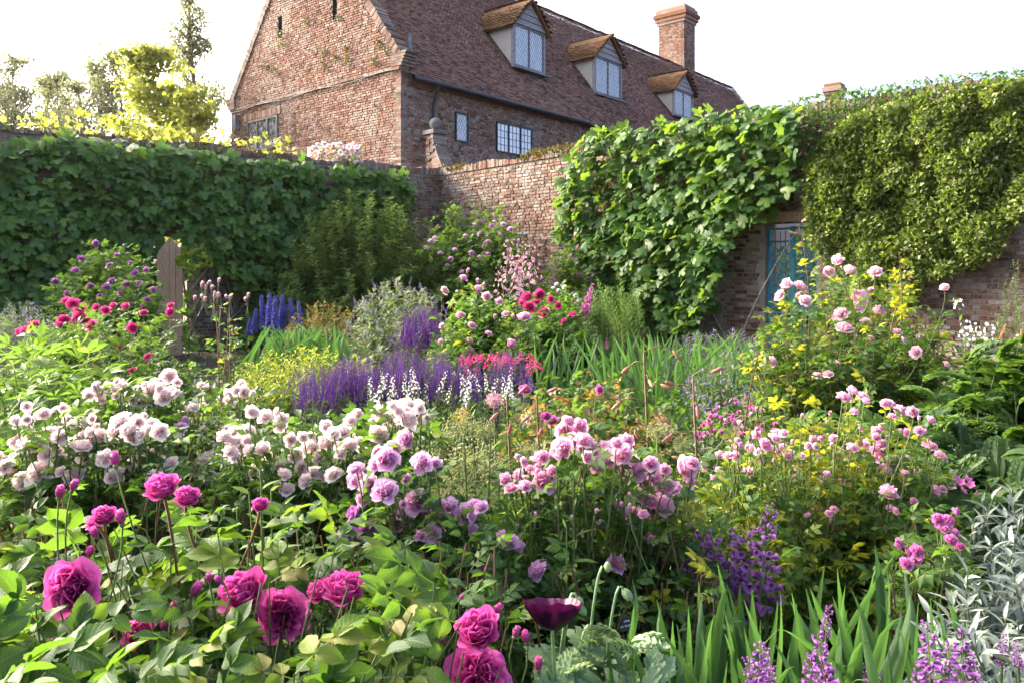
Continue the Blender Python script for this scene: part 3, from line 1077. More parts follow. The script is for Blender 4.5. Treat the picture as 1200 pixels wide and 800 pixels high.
for (dw, s0, s1, zb, zt, zp) in DORM:
    dm = G()
    Z = np.array([0, 0, 1.0])
    back = (zt - zb) / math.tan(PITCH)
    sm = 0.5 * (s0 + s1)
    # cheeks and core
    V = []
    for s in (s0, s1):
        V += [hp(s, dw, zb - 0.05), hp(s, dw, zt), hp(s, dw + back + 0.1, zt)]
    dm.add((np.array(V), [np.array([(0, 1, 2)]), np.array([(5, 4, 3)]), np.array([(0, 3, 4, 1), (1, 4, 5, 2), (0, 2, 5, 3)])]))
    dormer = dm.build('dormer', 'cream_plaster', house, False)
    leaded_window(dormer, hp(s0 + 0.03, dw - 0.03, zb), A, NF, s1 - s0 - 0.06, zt - zb - 0.04, 2, True)
    # corner posts and sill
    G().add(box(hp(s0 - 0.04, dw - 0.05, zb - 0.08), A * 0.07, B * 0.1, Z * (zt - zb + 0.04))).build('post', 'weathered_board', dormer, False)
    G().add(box(hp(s1 - 0.03, dw - 0.05, zb - 0.08), A * 0.07, B * 0.1, Z * (zt - zb + 0.04))).build('post', 'weathered_board', dormer, False)
    G().add(box(hp(s0 - 0.12, dw - 0.24, zb - 0.13), A * (s1 - s0 + 0.24), B * 0.22 + Z * 0.03, Z * 0.05)).build('apron', 'lead_grey', dormer, False)
    # weatherboards in the little gable
    nbd = 4
    hgt = zp - 0.1 - zt
    for k in range(nbd):
        f0, f1 = k / nbd, (k + 1) / nbd
        wd0 = (s1 - s0) / 2 * 1.06 * (1 - f0); wd1 = (s1 - s0) / 2 * 1.06 * (1 - f1)
        z0_, z1_ = zt + hgt * f0 - 0.02, zt + hgt * f1 + 0.01
        V = np.array([hp(sm - wd0, dw - 0.10, z0_), hp(sm + wd0, dw - 0.10, z0_), hp(sm + wd1, dw - 0.055, z1_), hp(sm - wd1, dw - 0.055, z1_), hp(sm - wd0, dw - 0.05, z0_), hp(sm + wd0, dw - 0.05, z0_)])
        G().add((V, [np.array([(0, 1, 2, 3)]), np.array([(0, 4, 5, 1)])])).build('weatherboard', 'weathered_board', dormer, False)
    # roof of the dormer
    half = (s1 - s0) / 2 + 0.2
    pz = zp - zt + 0.12
    sl = math.hypot(half, pz)
    dlen = (zp - zb) / math.tan(PITCH) + 0.5
    rf = None
    for sg in (-1, 1):
        o_ = hp(sm + sg * half, dw - 0.22, zt - 0.12)
        up_ = (A * -sg * half + Z * pz) / sl
        n_ = (A * sg * pz + Z * half) / sl
        q = G().add(box(o_ - n_ * 0.05, B * dlen, up_ * sl, n_ * 0.05)).build('dormer_roof', 'mossy_tile', dormer, False)
        tiles(o_, B, up_, n_, dlen, sl, 'mossy_tile', q)
# gutter, downpipe, vent pipe
G().add(tube([hp(s, -OVER - 0.05, EAVE - OVER * math.tan(PITCH) + 0.03 - 0.003 * s) for s in np.linspace(0.2, HLEN, 30)], 0.075, 8)).build('gutter', 'iron_black', house)
sd, _ = s_front(508, -0.1)
gz = EAVE - OVER * math.tan(PITCH)
G().add(tube([hp(sd, -OVER - .05, gz), hp(sd, -OVER - .02, gz - 0.2), hp(sd, -0.12, gz - 0.5), hp(sd, -0.1, gz - 0.7), hp(sd, -0.1, 3.0)], 0.05, 8)).build('downpipe', 'iron_black', house)
sv, _ = s_front(479, 0.3)
G().add(tube([hp(max(sv, 0.55), 0.25, roof_z(0.25) - 0.1), hp(max(sv, 0.55), 0.25, roof_z(.25) + 0.75)], 0.06, 8)).build('vent_pipe', 'lead_grey', house)
# meter box on the gable corner
G().add(box(hp(-0.16, HWID - 0.55, zat(160, 28.0)), B * 0.22, A * 0.14, np.array([0, 0, 0.5]))).build('meter_box', 'lead_grey', house, False)
# small wall plants rooted in the gable
leaf_mat('wall_weed', [(0.05, 0.075, 0.03), (0.09, 0.115, 0.04)], amount=0.2)
for (px, py, r_) in ((360, 25, .22), (331, 40, .2), (333, 52, .18), (381, 62, .2), (380, 76, .24), (395, 68, .15), (409, 70, .16), (440, 73, .2), (313, 80, .2), (325, 83, .16), (408, 57, .12), (398, 22, .14), (446, 52, .2), (455, 60, .2)):
    t, Y = along(px, H0, B)
    c = hp(-0.03, t, zat(py, Y))
    n_ = 34
    P3 = c + rng.normal(0, r_ * 0.42, (n_, 3)) * np.array([1, 1, 1.3]) * 0.7
    P3 = P3 - np.outer(P3 @ A, A) + np.outer(rng.uniform(-.14, -.02, n_), A)
    g = G().add(inst(kite_t(0.5), frames(rng.normal(0, 1, (n_, 3)) + np.array([0, 0, -.3]), rng.normal(0, 1, (n_, 3)) - A), P3, rng.uniform(.05, .10, n_)))
    g.build('wall_plant_foliage', 'wall_weed', house, False, 'stuff')


def chimney(parent, c, wa, wb, z0, z1, caps, mat='house_brick'):
    """brick stack with stepped head; c is the centre in the parent's space"""
    g = G().add(box(c - A * (wa / 2 - .01) - B * (wb / 2 - .01) + np.array([0, 0, z0]), A * (wa - .02), B * (wb - .02), np.array([0, 0, z1 - z0])))
    ch = g.build('chimney', 'mortar', parent, False)
    g = G()
    def faces_(wa_, wb_, za, zb):
        for (o_, u_, n_, l_) in ((c - A * wa_ / 2 - B * wb_ / 2, A, NF, wa_), (c - A * wa_ / 2 - B * wb_ / 2, B, NG, wb_), (c + A * wa_ / 2 - B * wb_ / 2, B, A, wb_)):
            r_ = brick_layout(l_, zb - za)
            if len(r_):
                g.add(brick_verts(r_, o_ + np.array([0, 0, za]), u_, n_, 0.012, 0.006))
    faces_(wa, wb, z0, z1)
    g.build('brickwork', mat, ch, False, 'stuff')
    z = z1
    for k, (out, h_) in enumerate(caps):
        g2 = G()
        nbk = max(2, int((wa + 2 * out) / 0.22))
        g2.add(box(c - A * (wa / 2 + out) - B * (wb / 2 + out) + np.array([0, 0, z]), A * (wa + 2 * out), B * (wb + 2 * out), np.array([0, 0, h_ - 0.004])))
        g2.build('cap_course', 'mossy_tile' if k == 2 else mat, ch, False)
        z += h_
    return ch


sc_ = along(793, H0 + B * (HWID / 2 + 0.5), A)
chimney(house, hp(sc_[0], HWID / 2 + 0.5, 0), 1.25, 1.6, 9.5, zat(31, sc_[1]), ((0.07, 0.16), (0.15, 0.2), (0.22, 0.2), (0.12, 0.25), (0.02, 0.15)))
# lower wing past the end of the main roof
se = HLEN
wz, wr = 9.3, 11.9
V = np.array([hp(se, 0.5, 6), hp(se, 8.0, 6), hp(se, 8.0, wz), hp(se, 4.25, wr), hp(se, 0.5, wz), hp(se + 9, 0.5, 6), hp(se + 9, 8.0, 6), hp(se + 9, 8.0, wz), hp(se + 9, 4.25, wr), hp(se + 9, .5, wz)])
G().add((V, [np.array([(0, 1, 2, 3, 4)]), np.array([(9, 8, 7, 6, 5)]), np.array([(0, 4, 9, 5), (1, 6, 7, 2)])])).build('wing_wall', 'house_brick', house, False)
d_ = hp(0, 3.75, wr - wz); sl = np.linalg.norm(d_); d_ = d_ / sl
n_ = np.cross(A, d_)
wg = G().add(box(hp(se + 0.01, 0.5, wz) - n_ * 0.05 - d_ * 0.3, A * 9.0, d_ * (sl + 0.3), n_ * 0.06)).build('wing_roof', 'mossy_tile', house, False)
tiles(hp(se + 0.01, 0.5, wz) - d_ * 0.3 + n_ * 0.01, A, d_, n_, 9.0, sl + 0.3, 'mossy_tile', wg)

# far chimney above the wall: the stack of a cottage hidden behind it
far = thing('brick_cottage', 'small brick cottage whose chimney pokes above the creeper-topped wall', 'house', W(978, 320, 34.0) * np.array([1, 1, 0]))
fz = zat(112, 34.0)
G().add(box((-3, -1.5, 0.0), (7, 0, 0), (0, 5, 0), (0, 0, fz - 3.2))).build('wall', 'house_brick', far, False)
V = np.array([(-3.2, -1.8, fz - 3.3), (4.2, -1.8, fz - 3.3), (4.2, 3.8, fz - 3.3), (-3.2, 3.8, fz - 3.3), (-3.2, 1, fz - 1.4), (4.2, 1, fz - 1.4)])
G().add((V, [np.array([(0, 1, 5, 4), (2, 3, 4, 5)]), np.array([(0, 4, 3), (1, 2, 5)])])).build('roof', 'roof_tile', far, False)
chimney(far, np.array([0, 0.0, 0]), 0.62, 0.62, fz - 3.6, zat(112, 34.0), ((0.06, 0.12), (0.1, 0.22), (0.03, 0.14)))

# ------------------------------------------------------------------ plant materials
leaf_mat('rose_leaf', [(0.016, 0.050, 0.016), (0.030, 0.082, 0.020), (0.058, 0.125, 0.024)], (0.20, 0.40, 0.025), 0.36, 0.55, veins=True, spec=0.2)
leaf_mat('rose_leaf_young', [(0.055, 0.125, 0.020), (0.095, 0.175, 0.025), (0.13, 0.175, 0.025), (0.17, 0.12, 0.04)], (0.24, 0.42, 0.025), 0.38, 0.55, veins=True, spec=0.2)
leaf_mat('bush_leaf', [(0.025, 0.065, 0.02), (0.05, 0.11, 0.025), (0.085, 0.15, 0.03)], (0.20, 0.37, 0.03), 0.38, 0.55, spec=0.2)
leaf_mat('bush_leaf_sunlit', [(0.06, 0.125, 0.018), (0.11, 0.175, 0.024), (0.18, 0.19, 0.03)], (0.60, 0.60, 0.03), 0.5, 0.5, spec=0.3)  # yellow copy of bush_leaf: golden sunlight is put into its colour
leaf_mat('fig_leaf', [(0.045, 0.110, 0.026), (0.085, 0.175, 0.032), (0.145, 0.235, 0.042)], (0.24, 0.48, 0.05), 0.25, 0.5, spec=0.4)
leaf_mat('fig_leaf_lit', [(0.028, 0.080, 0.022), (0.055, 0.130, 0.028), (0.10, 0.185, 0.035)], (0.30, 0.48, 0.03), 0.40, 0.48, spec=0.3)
leaf_mat('box_leaf', [(0.032, 0.070, 0.012), (0.058, 0.110, 0.016), (0.095, 0.150, 0.022), (0.14, 0.185, 0.035), (0.36, 0.38, 0.18)], (0.28, 0.40, 0.03), 0.35, 0.45, spec=0.35)
leaf_mat('fine_leaf', [(0.035, 0.075, 0.028), (0.060, 0.105, 0.034), (0.095, 0.145, 0.040)], (0.24, 0.34, 0.05), 0.4, 0.6)
leaf_mat('feather_leaf', [(0.035, 0.078, 0.028), (0.058, 0.110, 0.034), (0.095, 0.150, 0.042)], (0.20, 0.30, 0.05), 0.38, 0.6, spec=.2)
leaf_mat('grey_leaf', [(0.12, 0.16, 0.11), (0.18, 0.22, 0.16), (0.24, 0.27, 0.20)], (0.35, 0.40, 0.22), 0.3, 0.7)
leaf_mat('silver_leaf', [(0.19, 0.25, 0.22), (0.28, 0.34, 0.30), (0.36, 0.41, 0.35)], (0.40, 0.46, 0.33), 0.3, 0.7)
leaf_mat('poppy_leaf', [(0.13, 0.24, 0.14), (0.20, 0.32, 0.18), (0.26, 0.37, 0.20)], (0.40, 0.52, 0.16), 0.35, 0.55, veins=True)
leaf_mat('lime_leaf', [(0.13, 0.20, 0.025), (0.21, 0.28, 0.035), (0.30, 0.34, 0.05)], (0.48, 0.54, 0.04), 0.4, 0.6)
leaf_mat('bronze_leaf', [(0.09, 0.085, 0.03), (0.15, 0.12, 0.035), (0.22, 0.09, 0.05), (0.09, 0.14, 0.05)], (0.45, 0.30, 0.05), 0.4, 0.5)
leaf_mat('iris_leaf', [(0.034, 0.095, 0.040), (0.052, 0.130, 0.046), (0.080, 0.165, 0.045)], (0.15, 0.35, 0.05), 0.32, 0.5, spec=.3, blade=True)
leaf_mat('cut_leaf', [(0.022, 0.055, 0.018), (0.042, 0.090, 0.022), (0.075, 0.135, 0.03)], (0.20, 0.36, 0.03), 0.38, 0.5, spec=.25)
leaf_mat('stalk_leaf', [(0.07, 0.15, 0.035), (0.11, 0.21, 0.045), (0.15, 0.25, 0.05)], (0.25, 0.44, 0.05), 0.36, 0.5, spec=.25)
leaf_mat('poplar_leaf', [(0.09, 0.12, 0.05), (0.13, 0.155, 0.07), (0.17, 0.19, 0.085)], (0.42, 0.46, 0.17), 0.45, 0.5)
leaf_mat('gold_tree_leaf', [(0.12, 0.17, 0.03), (0.17, 0.21, 0.035), (0.22, 0.24, 0.04)], (0.55, 0.60, 0.08), 0.45, 0.5)
leaf_mat('seed_green', [(0.20, 0.25, 0.09), (0.28, 0.31, 0.12), (0.36, 0.36, 0.16)], (0.40, 0.45, 0.15), 0.3, 0.6)
plain_mat('green_stem', (0.06, 0.10, 0.025), (0.13, 0.17, 0.05), 20.0, 0.6)
plain_mat('brown_stem', (0.10, 0.055, 0.03), (0.22, 0.12, 0.06), 20.0, 0.7)
petal_mat('magenta_petal', (0.50, 0.025, 0.22), (0.77, 0.14, 0.46), 0.4)
petal_mat('blush_petal', (0.92, 0.64, 0.62), (0.93, 0.86, 0.83), 0.45, 0.6, 0.06)
petal_mat('lilac_petal', (0.70, 0.26, 0.52), (0.86, 0.60, 0.78), 0.42, var=.15)
petal_mat('mauve_petal', (0.36, 0.08, 0.34), (0.52, 0.22, 0.50), 0.4)
petal_mat('pink_petal', (0.82, 0.30, 0.52), (0.91, 0.62, 0.75), 0.42, var=.15)
petal_mat('light_pink_petal', (0.84, 0.42, 0.52), (0.92, 0.70, 0.75), 0.42, 0.6, 0.12)
petal_mat('crimson_petal', (0.58, 0.02, 0.17), (0.80, 0.10, 0.32), .4)
petal_mat('violet_petal', (0.055, 0.010, 0.16), (0.125, 0.030, 0.29), .4)
petal_mat('blue_petal', (0.09, 0.085, 0.36), (0.21, 0.19, 0.52))
petal_mat('lavender_petal', (0.26, 0.20, 0.46), (0.40, 0.33, 0.58))
petal_mat('penstemon_petal', (0.19, 0.05, 0.24), (0.40, 0.18, 0.45), .4)
petal_mat('foxglove_petal', (0.50, 0.06, 0.30), (0.66, 0.20, 0.46))
petal_mat('white_petal', (0.70, 0.70, 0.62), (0.82, 0.82, 0.78), 0.3, 0.6, 0.1)
petal_mat('shell_petal', (0.60, 0.20, 0.32), (0.86, 0.70, 0.72), 0.3, 0.6, 0.3)
petal_mat('cerise_petal', (0.60, 0.14, 0.42), (0.74, 0.28, 0.56), .4)
petal_mat('poppy_petal', (0.010, 0.002, 0.010), (0.075, 0.004, 0.045), 0.22, 0.45)
petal_mat('tan_petal', (0.40, 0.22, 0.12), (0.55, 0.34, 0.20))
petal_mat('straw_yellow', (0.50, 0.36, 0.05), (0.66, 0.52, 0.12))
petal_mat('lily_bud', (0.42, 0.16, 0.17), (0.52, 0.26, 0.20))

# ------------------------------------------------------------------ plant building
LF_NEAR = [leaf_t(0.62, 6, 3, 0.16, 0.22, 0.78, 0.02, seed=s) for s in range(4)]
LF_MID = leaf_t(0.55, 3, 3, 0.18, 0.25)
LANCE = leaf_t(0.22, 4, 3, 0.25, 0.30, 0.7)
LANCE_S = leaf_t(0.24, 2, 3, 0.2, 0.2, 0.8)
KITE = kite_t()
NEEDLE = (np.array([[-.06, 0, 0], [.06, 0, 0], [.05, .7, .05], [0, 1, 0], [-.05, .7, .05]]), np.array([(0, 1, 2, 3, 4)]), np.zeros((5, 2)) + .5)
CMP_NEAR = [compound_t(LF_NEAR[s % 4], 2, 0.46, 1.0, 0.3, s) for s in range(5)]
CMP_MID = [compound_t(LF_MID, 2, 0.42, 1.05, 0.3, s) for s in range(3)]
LF_LOW = leaf_t(0.6, 2, 3, 0.18, 0.22)
CMP_LOW = [compound_t(LF_LOW, 2, 0.44, 1.05, 0.3, s) for s in range(3)]
CMP_FAR = [compound_t(kite_t(0.6, .15, .1), 2, 0.42, 1.05, 0.3, s) for s in range(2)]
FIG = [lobed_t(5 if s % 3 else 3, s) for s in range(6)]


def pip(px, py, poly):
    inside = np.zeros(len(px), bool)
    n = len(poly)
    for i in range(n):
        x0, y0 = poly[i]; x1, y1 = poly[(i + 1) % n]
        if y0 == y1:
            continue
        c = ((y0 > py) != (y1 > py)) & (px < (x1 - x0) * (py - y0) / (y1 - y0) + x0)
        inside ^= c
    return inside


def project(P):
    return CX + FOC * P[:, 0] / P[:, 1], HZ - FOC * (P[:, 2] - EYE) / P[:, 1]


def bez(b, c, t, q):
    q = np.asarray(q)
    return ((1 - q) ** 2)[..., None] * b + (2 * q * (1 - q))[..., None] * c + (q ** 2)[..., None] * t


def dbez(b, c, t, q):
    return nrm(2 * (1 - q)[..., None] * (c - b) + 2 * q[..., None] * (t - c))


def dome_tips(n, x0, x1, yt, yb, Yn, Yf, low=1.5, jit=0.15):
    u = rng.uniform(-1, 1, n)
    top = yt + (yb - yt) * (1 - np.sqrt(1 - 0.9 * u * u))
    f = rng.beta(1.0, low, n)
    py = top + (yb - top) * f
    px = 0.5 * (x0 + x1) + 0.5 * (x1 - x0) * u
    Y = Yf + (Yn - Yf) * np.clip((py - yt) / (yb - yt), 0, 1) + rng.normal(0, jit, n) * abs(Yf - Yn)
    Y = np.maximum(Y, 0.75)
    P = np.stack([(px - CX) / FOC * Y, Y, np.maximum(EYE + (HZ - py) / FOC * Y, 0.08)], -1)
    return P


def shoots(root, tips, spread=0.1, arch=0.75, wob=0.06):
    n = len(tips)
    b = root + np.stack([rng.normal(0, spread, n), rng.normal(0, spread, n), np.zeros(n)], -1)
    b = b + 0.55 * (tips - b) * np.array([1, 1, 0])
    c = b + (tips - b) * np.array([0.3, 0.3, arch]) + rng.normal(0, wob, (n, 3))
    return b, c, tips


def leaf_points(b, c, t, m, t0=0.3, t1=1.0, outward=0.9, along_=0.6, up=0.15, flat=1.0):
    """m leaves on each shoot: point, direction, face normal, place on the shoot"""
    n = len(b)
    q = t0 + (t1 - t0) * (np.arange(m)[None] + rng.uniform(0, 1, (n, m))) / m
    if t1 == 1.0:
        q[:, -1] = 0.995
    P = bez(b[:, None], c[:, None], t[:, None], q)
    T = dbez(b[:, None], c[:, None], t[:, None], q)
    az = np.arange(m)[None] * 2.4 + rng.uniform(0, 2 * PI, (n, 1)) + rng.normal(0, .3, (n, m))
    ref = np.where(np.abs(T[..., 2:3]) < 0.9, np.array([0, 0, 1.0]), np.array([1.0, 0, 0]))
    x = nrm(np.cross(T, ref)); y = np.cross(T, x)
    rad = np.cos(az)[..., None] * x + np.sin(az)[..., None] * y
    D = nrm(rad * outward + T * along_ + np.array([0, 0, up]) + rng.normal(0, .15, P.shape))
    Nn = nrm(np.array([0, 0, 1.0]) * flat + T * 0.3 + rng.normal(0, .35, P.shape))
    return P.reshape(-1, 3), D.reshape(-1, 3), Nn.reshape(-1, 3), q.reshape(-1)


MESHES = {}
LF_HI = [leaf_t(0.62, 16, 5, 0.16, 0.22, 0.78, 0.03, seed=s, teeth=.05) for s in range(4)]
HI = {'cmidb': None, 'cmgold': None, 'near': [compound_t(LF_HI[s % 4], 2, 0.46, 1.0, 0.3, s) for s in range(5)]}      # finer leaves for those built one by one
HI['cmidb'] = HI['cmgold'] = [compound_t(leaf_t(0.58, 8, 3, 0.18, 0.25, 0.78, .02, teeth=.05), 2, 0.44, 1.05, 0.3, s) for s in range(3)]


def tmesh(key, T, mats, smooth=True, name=None):
    """mesh of a template, made once"""
    if key not in MESHES:
        g = G()
        if isinstance(T, list):
            for t_, m_ in T:
                g.add(t_, m_)
        else:
            g.add(T)
        MESHES[key] = g.mesh(name or key.split('|')[0], mats, smooth)
    return MESHES[key]


# the large blooms in front: no leaf grows across their faces
BIG_BLOOMS = [(80, 688, 33, 0, (.05, -.95, .35)), (162, 741, 19, 1, (.1, -.6, .8)), (190, 571, 20, 1, (.0, -.45, .9)), (219, 582, 15, 1, (.3, -.4, .85)), (285, 694, 29, 1, (-.15, -.6, .75)), (330, 719, 31, 0, (.15, -.9, .45)), (403, 690, 25, 1, (.1, -.35, .95)), (375, 692, 16, 1, (-.4, -.4, .8)), (560, 737, 27, 1, (-.1, -.55, .8)), (560, 787, 37, 0, (.0, -.7, .75)), (112, 612, 11, 1, (-.3, -.5, .8)), (305, 591, 10, 1, (.2, -.5, .8)), (122, 604, 14, 1, (.3, -.5, .9))]
CLEAR = [(b[0], b[1], b[2] * 1.25 + 8, 1.42) for b in BIG_BLOOMS] + [(648, 716, 48, 1.45), (735, 730, 24, 1.72)]


def spread_leaves(root, origin, Ts, key, mats, P, D, Nn, S, singles=0, young=None, q=None, part='leaf'):
    """the nearest `singles` leaves as objects of their own, the rest as one mass of foliage"""
    if len(P) and P[:, 1].min() < 1.75:
        px, py = project(P + D * (np.asarray(S).reshape(-1, 1) * .5))
        ok = np.ones(len(P), bool)
        for (x_, y_, r_, Y_) in CLEAR:
            ok &= ((px - x_) ** 2 + (py - y_) ** 2 > r_ * r_) | (P[:, 1] > Y_)
        P, D, Nn, S = P[ok], D[ok], Nn[ok], S[ok]
        q = None if q is None else q[ok]
    R = frames(D, Nn)
    n = len(P)
    kind = rng.integers(0, len(Ts), n)
    mi = np.zeros(n, int)
    if young is not None:
        mi = (rng.random(n) < np.clip((q - young[0]) / (1 - young[0]), 0, 1) * young[1]).astype(int)
    own = np.zeros(n, bool)
    if singles:
        px, py = project(P)
        vis = (px > -30) & (px < 1230) & (py < 830) & (py > -20)
        score = np.where(vis, S / P[:, 1], 0)
        depth_rank = score * (1 + 0.6 * rng.random(n))
        own[np.argsort(-depth_rank)[:singles]] = True
        own &= vis
    for i in np.nonzero(own)[0]:
        me = tmesh('%s|%s%d%s' % (part, key, kind[i], mats[mi[i]]), HI.get(key, Ts)[kind[i]], [mats[mi[i]]])
        put(part, me, root, mat4(R[i], P[i] - origin, S[i]))
    g = G()
    for k in range(len(Ts)):
        for m_ in range(len(mats)):
            s = (~own) & (kind == k) & (mi == m_)
            if s.any():
                g.add(inst(Ts[k], R[s], P[s] - origin, S[s]), m_)
    if g.n:
        g.build('foliage', list(mats), root, True, 'stuff')


def branchwork(root, origin, b, c, t, r0, r1, mat, k=5, sides=3, name='branchwork'):
    g = G()
    q = np.linspace(0, 1, k)
    for i in range(len(b)):
        g.add(tube(bez(b[i], c[i], t[i], q) - origin, np.linspace(r0, r1, k), sides))
    g.build(name, mat, root, True, 'stuff')


def bush(name, label, cat, reg, n, m, size, Ts, key, mats, singles=0, young=None, stem=('brown_stem', 0.006, 0.0025), t0=0.3, root=None, group=None, low=1.5, spread=0.1, outward=0.9, along_=0.6, up=0.15, arch=0.75):
    x0, x1, yt, yb, Yn, Yf = reg
    Ym = 0.5 * (Yn + Yf)
    org = W(0.5 * (x0 + x1), HZ, Ym) * np.array([1, 1, 0]) if root is None else np.asarray(root, float)
    o = thing(name, label, cat, org, group)
    tips = dome_tips(n, x0, x1, yt, yb, Yn, Yf, low)
    b, c, t = shoots(org, tips, spread, arch)
    if stem:
        branchwork(o, org, b, c, t, stem[1], stem[2], stem[0])
    P, D, Nn, q = leaf_points(b, c, t, m, t0, 1.0, outward, along_, up)
    S = size * rng.uniform(0.65, 1.2, len(P)) * (1.1 - 0.35 * q)
    spread_leaves(o, org, Ts, key, mats, P, D, Nn, S, singles, young, q)
    return o, org


ROSES = {}


def rose_meshes(key, mat, big=False):
    if key not in ROSES:
        out = []
        hi = 5 if big else 4
        for s, (ly, n_, cup, ruf, flat) in enumerate(((6 if big else 5, 7, .22, .10, 0), (5, 6, .32, .14, -.05), (6 if big else 5, 7, .12, .12, .08), (4, 5, .75, .10, -.45), (4, 7, .06, .22, .14), (5, 5, .5, .18, -.2))):
            T = rose_t(ly, n_, hi, hi, seed=s * 7 + len(ROSES), cup=cup, ruffle=ruf, flat=flat)
            out.append(G().add(T, 0).add(calyx_t(), 1).mesh('rose_bloom', [mat, 'green_stem']))
        ROSES[key] = out
    return ROSES[key]


def bud_mesh(mat):
    g = G()
    for i in range(4):
        a = i * PI / 2
        rr = random.Random(i)
        g.add(petal(a, 1.1, 0.34, 0.9, 5, 6, -0.0, 0.05, rr, -0.4), 0)
    V, F, U = sphere((0, 0, 0.25), 0.42, 10, 8, (1, 1, 1.6)); U[:, 1] = 0.4 + 0.5 * np.clip(V[:, 2], 0, 1)
    g.add((V, F, U), 0)
    g.add(sphere((0, 0, -0.45), 0.24, 8, 6, (1, 1, 1.3)), 1)
    s = leaf_t(0.35, 3, 3, 0.2, -0.1)
    for i in range(5):
        a = 2 * PI * i / 5
        y = np.array([math.cos(a) * .55, math.sin(a) * .55, 0.8])
        V, F, U = inst(s, frames(y[None], np.array([[-math.cos(a), -math.sin(a), 0.3]])), np.array([[0.12 * math.cos(a), 0.12 * math.sin(a), -0.35]]), 1.0)
        g.add((V, F, U), 1)
    return g.mesh('bud', [mat, 'green_stem'])


BUDS = {}


def flowers(o, org, pts, Y0, dY, mat, r_def=9, big=False, face=(0, -0.62, 0.75), wob=0.45, stem='green_stem', stem_r=0.0020, halfopen=0.10, extra=0.0, leaf=None, grow=1.2):
    """rose blooms where they show in the photograph, each on its own leafy stalk"""
    ms = rose_meshes(mat, mat, big)
    g = G()
    more = []
    for p in pts:
        for _ in range(rng.poisson(extra)):
            a, r = rng.uniform(0, 2 * PI), (p[2] if len(p) > 2 else r_def)
            more.append((p[0] + 1.5 * r * math.cos(a), p[1] + 1.2 * r * math.sin(a), r * rng.uniform(.6, .9)))
    bs, cs, ts = [], [], []
    for p in list(pts) + more:
        px, py, r = p[0], p[1], (p[2] if len(p) > 2 else r_def)
        Y = Y0 + rng.uniform(-dY, dY)
        P = W(px, py, Y)
        d = nrm(np.array(face) + rng.normal(0, wob, 3) * np.array([1, .5, .6]))
        x = nrm(np.cross(d, [0.1, 0.2, 1.0])); y = np.cross(d, x)
        a = rng.uniform(0, 2 * PI)
        R = np.stack([x * math.cos(a) + y * math.sin(a), -x * math.sin(a) + y * math.cos(a), d], -1)
        s = r * Y / FOC * grow
        k = int(rng.choice(6, p=(.30, .25, .2, .09, .06, .10)))
        s *= rng.uniform(.82, 1.12)
        put('rose_bloom', ms[k], o, mat4(R, P - org, (s * rng.uniform(.88, 1.08), s, s * rng.uniform(.85, 1.1))))
        nk = P - d * s * 0.75
        h = min(rng.uniform(0.22, 0.42), P[2] * .7)
        e = nk + np.array([(org[0] - nk[0]) * .25 + rng.normal(0, .04), rng.uniform(.02, .12), -h])
        c = nk - d * 0.05 - np.array([0, 0, .06])
        bs.append(e); cs.append(c); ts.append(nk)
        g.add(tube(bez(nk - org, c - org, e - org, np.linspace(0, 1, 6)), stem_r, 4))
    g.build('flower_stalk_branchwork', stem, o, True, 'stuff')
    if leaf is None:
        leaf = (CMP_LOW, ['bush_leaf'], 0.075 + 0.012 * Y0, 4)
    Ts, mats, size, per = leaf
    P, D, Nn, q = leaf_points(np.array(bs), np.array(cs), np.array(ts), per, .05, .88)
    spread_leaves(o, org, Ts, 'fl', mats, P, D, Nn, size * rng.uniform(.7, 1.15, len(P)) * (1.1 - .35 * q), 0, (0, .5) if len(mats) > 1 else None, q)


def buds(o, org, pts, Y0, dY, mat, r_def=4):
    if mat not in BUDS:
        BUDS[mat] = bud_mesh(mat)
    g = G()
    for p in pts:
        px, py, r = p[0], p[1], (p[2] if len(p) > 2 else r_def)
        Y = Y0 + rng.uniform(-dY, dY)
        P = W(px, py, Y)
        d = nrm(np.array([0, -0.1, 1.0]) + rng.normal(0, .3, 3))
        x = nrm(np.cross(d, [1, 0.2, 0.1])); y = np.cross(d, x)
        s = r * Y / FOC * 1.5
        put('bud', BUDS[mat], o, mat4(np.stack([x, y, d], -1), P - org, s))
        nk = P - d * s * 0.7
        e = nk + np.array([rng.normal(0, .03), rng.normal(0, .03) + .02, -rng.uniform(.1, .2)])
        g.add(tube(bez(nk - org, nk - d * .04 - org, e - org, np.linspace(0, 1, 4)), 0.0016, 4))
    g.build('bud_stalk_branchwork', 'green_stem', o, True, 'stuff')


